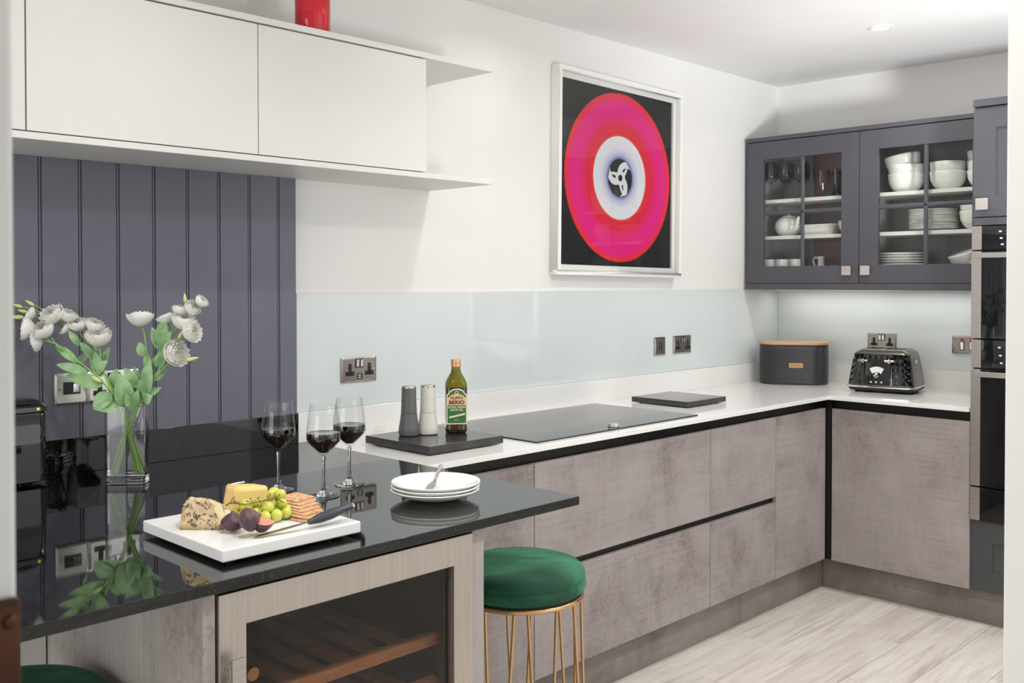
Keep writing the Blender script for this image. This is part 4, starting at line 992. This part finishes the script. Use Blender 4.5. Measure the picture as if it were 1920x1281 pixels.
pstack(-0.185, -0.782, Z0, 10, 'of the stack on the bottom of the cabinet', 'white plates on the cabinet bottom', 1.06, 0.0130)
# teapot
tp = thing('teapot', 'round white teapot with lid knob on the middle cabinet shelf', 'teapot', (-0.20, -0.175, Z2), 0.4)
obj('body', G().lathe([(0, 0), (0.036, 0), (0.040, 0.003), (0.060, 0.018), (0.071, 0.045), (0.068, 0.070), (0.052, 0.092), (0.038, 0.098), (0, 0.098)], 40), 'porcelain', tp, angle=60)
ld = obj('lid', G().lathe([(0, 0.0985), (0.038, 0.0985), (0.034, 0.104), (0.016, 0.111), (0, 0.112)], 32), 'porcelain', tp)
obj('lid_knob', G().lathe([(0, 0.112), (0.005, 0.112), (0.005, 0.118), (0.010, 0.123), (0.011, 0.129), (0.007, 0.135), (0, 0.136)], 20), 'porcelain', ld)
obj('spout', G().tube([(-0.055, -0.035, 0.035), (-0.075, -0.05, 0.05), (-0.085, -0.055, 0.080), (-0.095, -0.06, 0.095)], 0.014, 12, lambda t: 1 - 0.5 * t), 'porcelain', tp)
obj('handle', G().tube([(0.050, 0.030, 0.080), (0.085, 0.05, 0.085), (0.1, 0.06, 0.055), (0.08, 0.048, 0.025), (0.060, 0.036, 0.022)], 0.006, 10), 'porcelain', tp)
ds = tag(obj('baking_dish', G().loft([[(x, y, 0) for x, y in rrect(0.10, 0.15, 0.02)], [(x, y, 0.048) for x, y in rrect(0.135, 0.185, 0.025)], [(x, y, 0.050) for x, y in rrect(0.150, 0.200, 0.03)], [(x, y, 0.053) for x, y in rrect(0.150, 0.200, 0.03)], [(x, y, 0.050) for x, y in rrect(0.128, 0.178, 0.022)], [(x, y, 0.006) for x, y in rrect(0.094, 0.144, 0.018)]]), 'porcelain', loc=(-0.20, -0.362, Z2)),
    'rectangular white dish on the middle shelf beside the teapot', 'dish')
bowl(-0.20, -0.52, Z2, 'small white bowl behind the left cabinet door, right of the dish', s=0.75)
for i, (y, s) in enumerate(((-0.075, 1.0), (-0.155, 0.95), (-0.230, 0.8))):
    tag(obj('ramekin', G().lathe([(0, 0), (0.034 * s, 0), (0.038 * s, 0.003), (0.040 * s, 0.112), (0.0375 * s, 0.112), (0.0355 * s, 0.012), (0, 0.010)], 32), 'porcelain', loc=(-0.22, y, Z0)),
        ['leftmost', 'middle', 'rightmost'][i] + ' of three white pots at the bottom left of the cabinet', 'pot', 'white pots in the cabinet')
fgn = thing('jug', 'small white jug with curled handle on the cabinet bottom', 'jug', (-0.20, -0.36, Z0))
obj('body', G().lathe([(0, 0), (0.026, 0), (0.032, 0.02), (0.028, 0.06), (0.018, 0.085), (0.016, 0.11), (0.020, 0.125), (0.018, 0.125), (0.014, 0.11), (0, 0.10)], 28), 'porcelain', fgn)
obj('handle', G().tube([(0, 0.017, 0.115), (0, 0.036, 0.120), (0, 0.045, 0.100), (0, 0.034, 0.075), (0, 0.026, 0.06)], 0.005, 8), 'porcelain', fgn)
# stemware on the top shelf behind the left door
for i, (x, y) in enumerate(((-0.25, -0.095), (-0.25, -0.180), (-0.25, -0.265), (-0.14, -0.13), (-0.14, -0.22))):
    lab = ['first clear stem glass from the left, front row of the cabinet', 'second clear stem glass from the left, front row of the cabinet', 'third clear stem glass from the left, front row of the cabinet', 'left clear stem glass in the back row of the cabinet', 'right clear stem glass in the back row of the cabinet'][i]
    o = tag(obj('stem_glass', G().lathe([(0, 0.0), (0.032, 0.0), (0.030, 0.003), (0.006, 0.008), (0.0038, 0.02), (0.0038, 0.08), (0.012, 0.088), (0.034, 0.108), (0.040, 0.125), (0.036, 0.20), (0.0345, 0.20), (0.0385, 0.125), (0.033, 0.110), (0.010, 0.091), (0, 0.089)], 28), 'thin_glass', loc=(x, y, Z1)) if i == 0 else obj('stem_glass', bpy.data.objects['stem_glass'].data, None, loc=(x, y, Z1)), lab, 'glass', 'clear glasses in the cabinet')
for i, (x, y) in enumerate(((-0.25, -0.385), (-0.25, -0.465), (-0.16, -0.43))):
    lab = ['left tumbler on the upper cabinet shelf', 'right tumbler on the upper cabinet shelf', 'tumbler standing behind the two front tumblers, upper shelf'][i]
    tag(obj('tumbler', G().lathe([(0, 0), (0.030, 0), (0.032, 0.004), (0.037, 0.14), (0.0355, 0.14), (0.0305, 0.012), (0, 0.010)], 32), 'thin_glass', loc=(x, y, Z1)), lab, 'glass', 'clear glasses in the cabinet')

# ------------------------------------------------------------------ vase, water and lisianthus
VX, VY = -3.786, -0.243
VR = math.radians(-42)
vs = thing('glass_vase', 'clear rectangular glass vase half full of water on the black counter', 'vase', (VX, VY, T + 0.0003), VR)
VW, VD, VH = 0.104, 0.056, 0.203
def vsec(z, w_, d, r): return [(x, y, z) for x, y in rrect(w_, d, r, 6)]
obj('glass', G().loft([vsec(0, VW - .004, VD - .004, .014), vsec(0.002, VW, VD, .016), vsec(VH, VW, VD, .016), vsec(VH + .001, VW - .003, VD - .003, .015), vsec(VH, VW - .006, VD - .006, .013), vsec(0.022, VW - .007, VD - .007, .012), vsec(0.020, VW - .011, VD - .011, .010)]), 'clear_glass', vs)
obj('water', G().loft([vsec(0.0203, VW - .0114, VD - .0114, .010), vsec(0.0222, VW - .0074, VD - .0074, .012), vsec(0.130, VW - .0068, VD - .0068, .012)]), 'water', vs)
FLOWERS = [
    ('white lisianthus stem leaning far left with three open blooms, lowest of the left sprays',
     [(39, 0, 27), (3, 2, 147), (-48, 14, 256), (-118, 20, 322), (-178, 24, 371)],
     [(-178, 371, -202, 402, 26, 24, (-0.3, 0.6, 0.6)), (-182, 368, -248, 406, 22, 24, (-0.8, 0.3, 0.1)), (-178, 368, -225, 372, 24, 20, (-0.9, 0.2, -0.2))],
     [(-132, 332, -102, 251, 1)],
     [(-55, 256, 18, -146, 287, 30, 36), (-92, 291, 20, -171, 314, 30, 24), (-118, 318, 20, -182, 364, 10, 22)]),
    ('white lisianthus stem with two large open blooms above buds at far left',
     [(31, 6, 25), (0, 4, 154), (-42, 6, 262), (-104, 6, 343), (-157, 4, 410)],
     [(-157, 410, -186, 441, 14, 25, (-0.2, 0.7, 0.7)), (-157, 410, -153, 440, 2, 21, (0.4, 0.2, 0.9))],
     [],
     [(-81, 287, 10, -42, 323, 16, 29), (-118, 360, 6, -148, 402, 10, 17), (-62, 280, 8, -90, 326, 12, 18)]),
    ('lisianthus stem ending in slender green buds at the far left edge',
     [(45, -6, 28), (6, -6, 147), (-39, -6, 256), (-118, -8, 357), (-209, -10, 441)],
     [(-209, 430, -255, 441, -6, 17, (-0.9, 0.3, 0.5))],
     [(-209, 441, -287, 465, 1), (-209, 444, -255, 472, 1), (-216, 438, -274, 451, 1), (-216, 433, -283, 435, 1.4)],
     [(-104, 343, -6, -132, 301, 0, 20), (-69, 301, -6, -48, 357, -12, 20)]),
    ('white lisianthus stem with three blooms between the far left and the wide open flower',
     [(22, -8, 24), (-3, -8, 147), (-31, -2, 238), (-83, -4, 329), (-123, -6, 393)],
     [(-123, 393, -129, 414, -4, 20, (0, 0.5, 0.9)), (-123, 396, -88, 412, -8, 20, (0.5, 0.2, 0.9)), (-123, 393, -158, 405, 2, 14, (-0.7, 0.4, 0.5))],
     [],
     [(-83, 326, 0, -118, 371, 10, 21), (-76, 315, -4, -97, 382, -8, 18), (-41, 248, 0, -27, 301, -8, 25)]),
    ('single wide open white lisianthus, rightmost bloom of the left side',
     [(36, 8, 29), (3, 8, 161), (-34, 16, 245), (-57, 14, 301), (-66, 12, 364)],
     [(-66, 364, -67, 381, 12, 27, (0.1, 0.45, 0.9))],
     [(-41, 256, -66, 273, 1.3)],
     [(-31, 238, 18, -73, 197, 34, 42), (-3, 207, 14, -70, 200, 38, 36), (-56, 287, 14, -83, 350, 8, 20)]),
    ('white lisianthus standing upright alone, seen from below, in the middle of the vase',
     [(-38, 4, 25), (-8, 4, 119), (22, 2, 200), (53, -2, 301), (45, -4, 396)],
     [(45, 396, 36, 431, -4, 27, (-0.1, -0.15, 1))],
     [],
     [(8, 195, 8, -7, 290, 20, 48), (34, 248, 2, -4, 304, 6, 28), (45, 332, -2, 35, 371, 4, 25)]),
    ('lisianthus stem with two pale blooms at the upper back right of the bunch',
     [(-28, -8, 24), (0, -8, 126), (31, -8, 206), (78, -12, 336), (118, -16, 413)],
     [(109, 402, 101, 433, -14, 20, (-0.3, 0.1, 0.9)), (118, 413, 140, 451, -16, 20, (0.1, 0.1, 1))],
     [],
     [(39, 224, -6, 15, 304, -14, 28), (87, 357, -10, 98, 431, -6, 34), (81, 350, -10, 64, 410, -10, 20), (57, 280, -8, 48, 350, -12, 20)]),
    ('lisianthus stem reaching highest right, with greenish half open blooms',
     [(-34, 0, 27), (-6, 0, 119), (31, 4, 211), (92, 2, 343), (157, 0, 444)],
     [(157, 444, 196, 476, 2, 15, (0.7, 0.2, 0.6)), (157, 444, 174, 459, 6, 18, (0.6, 0.5, 0.5))],
     [(157, 444, 155, 483, 1)],
     [(50, 248, 6, 69, 326, 14, 28), (95, 349, 4, 123, 402, 10, 20), (71, 301, 4, 92, 343, 14, 17)]),
    ('lisianthus stem with two white blooms side by side right of the bunch',
     [(-22, 8, 25), (3, 8, 122), (36, 10, 209), (92, 12, 301), (139, 10, 371)],
     [(139, 371, 151, 423, 8, 25, (0.3, 0.3, 0.9)), (139, 371, 172, 399, 12, 24, (0.9, 0.4, 0.2))],
     [(127, 357, 146, 388, 1.2)],
     [(45, 224, 14, 77, 301, 26, 36), (99, 312, 12, 134, 354, 4, 25), (92, 301, 14, 118, 371, 16, 22), (25, 189, 12, 8, 238, 24, 25)]),
    ('lisianthus stem with one large drooping white bloom and a bud, lowest at right',
     [(-25, 14, 29), (3, 12, 126), (39, 14, 206), (78, 18, 270), (115, 20, 315)],
     [(115, 315, 132, 342, 20, 29, (0.75, 0.5, 0.25))],
     [(115, 312, 174, 326, 1.3)],
     [(53, 217, 20, 78, 234, 30, 35), (50, 224, 16, 98, 253, 14, 21), (78, 270, 18, 109, 301, 6, 20), (29, 196, 14, 39, 248, 26, 22)]),
]

def bezier(pts, n_=14):
    P_ = [Vector(p) for p in pts]; out = []
    for i in range(len(P_) - 1):
        p0 = P_[max(i - 1, 0)]; p1 = P_[i]; p2 = P_[i + 1]; p3 = P_[min(i + 2, len(P_) - 1)]
        for k in range(5):
            t = k / 5
            out.append(0.5 * ((2 * p1) + (p2 - p0) * t + (2 * p0 - 5 * p1 + 4 * p2 - p3) * t * t + (3 * p1 - p0 - 3 * p2 + p3) * t ** 3))
    out.append(P_[-1]); return out
def blossom_mesh(seed, openness):
    rnd = random.Random(seed); g = G()
    layers = ((6, 1.0, 122, 0.22), (6, 0.88, 128, 0.14), (5, 0.72, 134, 0.08), (5, 0.56, 138, 0.04), (4, 0.40, 142, 0.0), (3, 0.24, 148, 0.0))
    for li, (n_, R, phm, flare) in enumerate(layers):
        phm = phm - 26 * (openness - 0.7) / 0.3 * (1 - li * 0.15)
        for k in range(n_):
            a0 = 2 * PI * (k + 0.5 * (li % 2)) / n_ + rnd.uniform(-0.12, 0.12)
            half = 2 * PI / n_ * 0.74; U, V = 8, 6; v = []; f = []
            ph = rnd.uniform(0, 6); wob = rnd.uniform(0.94, 1.06)
            for j in range(V + 1):
                t = j / V; phi = math.radians(8 + (phm - 8) * t)
                rad = R * math.sin(phi) * wob; z = 0.88 * R * (1 - math.cos(phi)) * wob + 0.13 * li
                fl_ = flare * max(0, t - 0.55) / 0.45; rad += fl_ * R
                for i in range(U + 1):
                    s = -1 + 2 * i / U
                    ww = half * (0.35 + 0.65 * math.sin(PI * min(1, 0.12 + t * 0.62)))
                    a = a0 + s * ww
                    ruff = 0.07 * t ** 3 * math.sin(ph + s * 9.0)
                    tipd = 0.16 * R * s * s * t ** 3
                    v.append(((rad + ruff) * math.cos(a), (rad + ruff) * math.sin(a), z + ruff - tipd))
            for j in range(V):
                for i in range(U): f.append((j * (U + 1) + i, j * (U + 1) + i + 1, (j + 1) * (U + 1) + i + 1, (j + 1) * (U + 1) + i))
            g.add(v, f)
    return mesh('blossom', g, 'petal', angle=180)
BLM = [blossom_mesh(i, 0.75 + 0.25 * (i % 3) / 2) for i in range(4)]
cg = G()
for k in range(5):
    a = 2 * PI * k / 5; ca, sa = math.cos(a), math.sin(a)
    cg.add([(0, 0, -0.06), (0.10 * ca - 0.06 * sa, 0.10 * sa + 0.06 * ca, 0.02), (0.40 * ca, 0.40 * sa, 0.22), (0.10 * ca + 0.06 * sa, 0.10 * sa - 0.06 * ca, 0.02)], [(0, 1, 2, 3)])
cg.ball((0, 0, 0.0), 0.16, 10, 6, (1, 1, 0.7)); CALM = mesh('calyx', cg, 'calyx_green')
BUDM = mesh('bud', G().lathe([(0, 0), (0.0016, 0.001), (0.0040, 0.006), (0.0046, 0.011), (0.0036, 0.018), (0.0014, 0.026), (0, 0.029)], 12), 'bud_green')
def leaf_mesh(base, tip, w_, up):
    base, tip = Vector(base), Vector(tip); t = tip - base; L = t.length; t.normalize()
    s = t.cross(Vector(up)).normalized(); n_ = s.cross(t)
    g = G(); v = []; f = []; NL = 9
    for i in range(NL + 1):
        u = i / NL; hw2 = w_ / 2 * (math.sin(PI * min(1, u ** 0.8)) ** 0.75 if 0 < u < 1 else 0.02)
        bend = 0.10 * L * math.sin(PI * u)
        for q in (-1, -0.5, 0, 0.5, 1):
            v.append(base + t * (u * L) + s * (q * hw2) + n_ * (bend + 0.25 * abs(q) * hw2))
    for i in range(NL):
        for q in range(4): f.append((i * 5 + q, i * 5 + q + 1, (i + 1) * 5 + q + 1, (i + 1) * 5 + q))
    g.add(v, f); return mesh('leaf', g, 'leaf_green', angle=180)
VIEWR = math.radians(-45.45) - VR      # local frame of the measurements relative to the vase
for fi, (lab, st_, bls, bus, lvs) in enumerate(FLOWERS):
    t = thing('lisianthus', lab, 'flower', (VX, VY, T), math.radians(-45.45), 'lisianthus in the glass vase')
    P = lambda u, d, z: Vector((u / 1000, -d / 1000, z / 1000))
    pts = bezier([P(u, d, z) for u, d, z in st_])
    obj('stem', G().tube(pts, 0.0024, 7, lambda q: 1.15 - 0.45 * q), 'stem_green', t)
    for bi, (u0, z0, u1, z1, d, r, n_) in enumerate(bls):
        d0 = st_[-1][1]
        a, c_ = P(u0, d0, z0), P(u1, d, z1); nv = Vector((n_[0], -n_[1], n_[2])).normalized()
        start = c_ - nv * (r / 1000 * 0.75)
        if (start - a).length > 0.004: obj('stalk', G().tube(bezier([a, (a + start) / 2 + Vector((0, 0, 0.002)), start]), 0.0014, 6), 'stem_green', t)
        b_ = obj('blossom', BLM[(fi + bi) % 4], None, t, loc=start)
        b_.rotation_euler = nv.to_track_quat('Z', 'Y').to_euler(); sc_ = r / 1000 * 1.08; b_.scale = (sc_, sc_, sc_)
        obj('calyx', CALM, None, b_)
    for (u0, z0, u1, z1, s) in bus:
        dd = st_[-1][1] if z0 > 340 else 22
        a, c_ = P(u0, dd, z0), P(u1, dd + 2, z1)
        obj('stalk', G().tube([a, (a + c_) / 2 + Vector((0, 0, 0.003)), c_], 0.0012, 6), 'stem_green', t)
        b_ = obj('bud', BUDM, None, t, loc=c_ - (c_ - a).normalized() * 0.012); b_.rotation_euler = (c_ - a).to_track_quat('Z', 'Y').to_euler(); b_.scale = (s, s, s)
    for (u0, z0, d0, u1, z1, d1, w_) in lvs:
        obj('leaf', leaf_mesh(P(u0, d0, z0), P(u1, d1, z1), w_ / 1000 * 1.05, (0.15, -1, 0.35)), None, t)
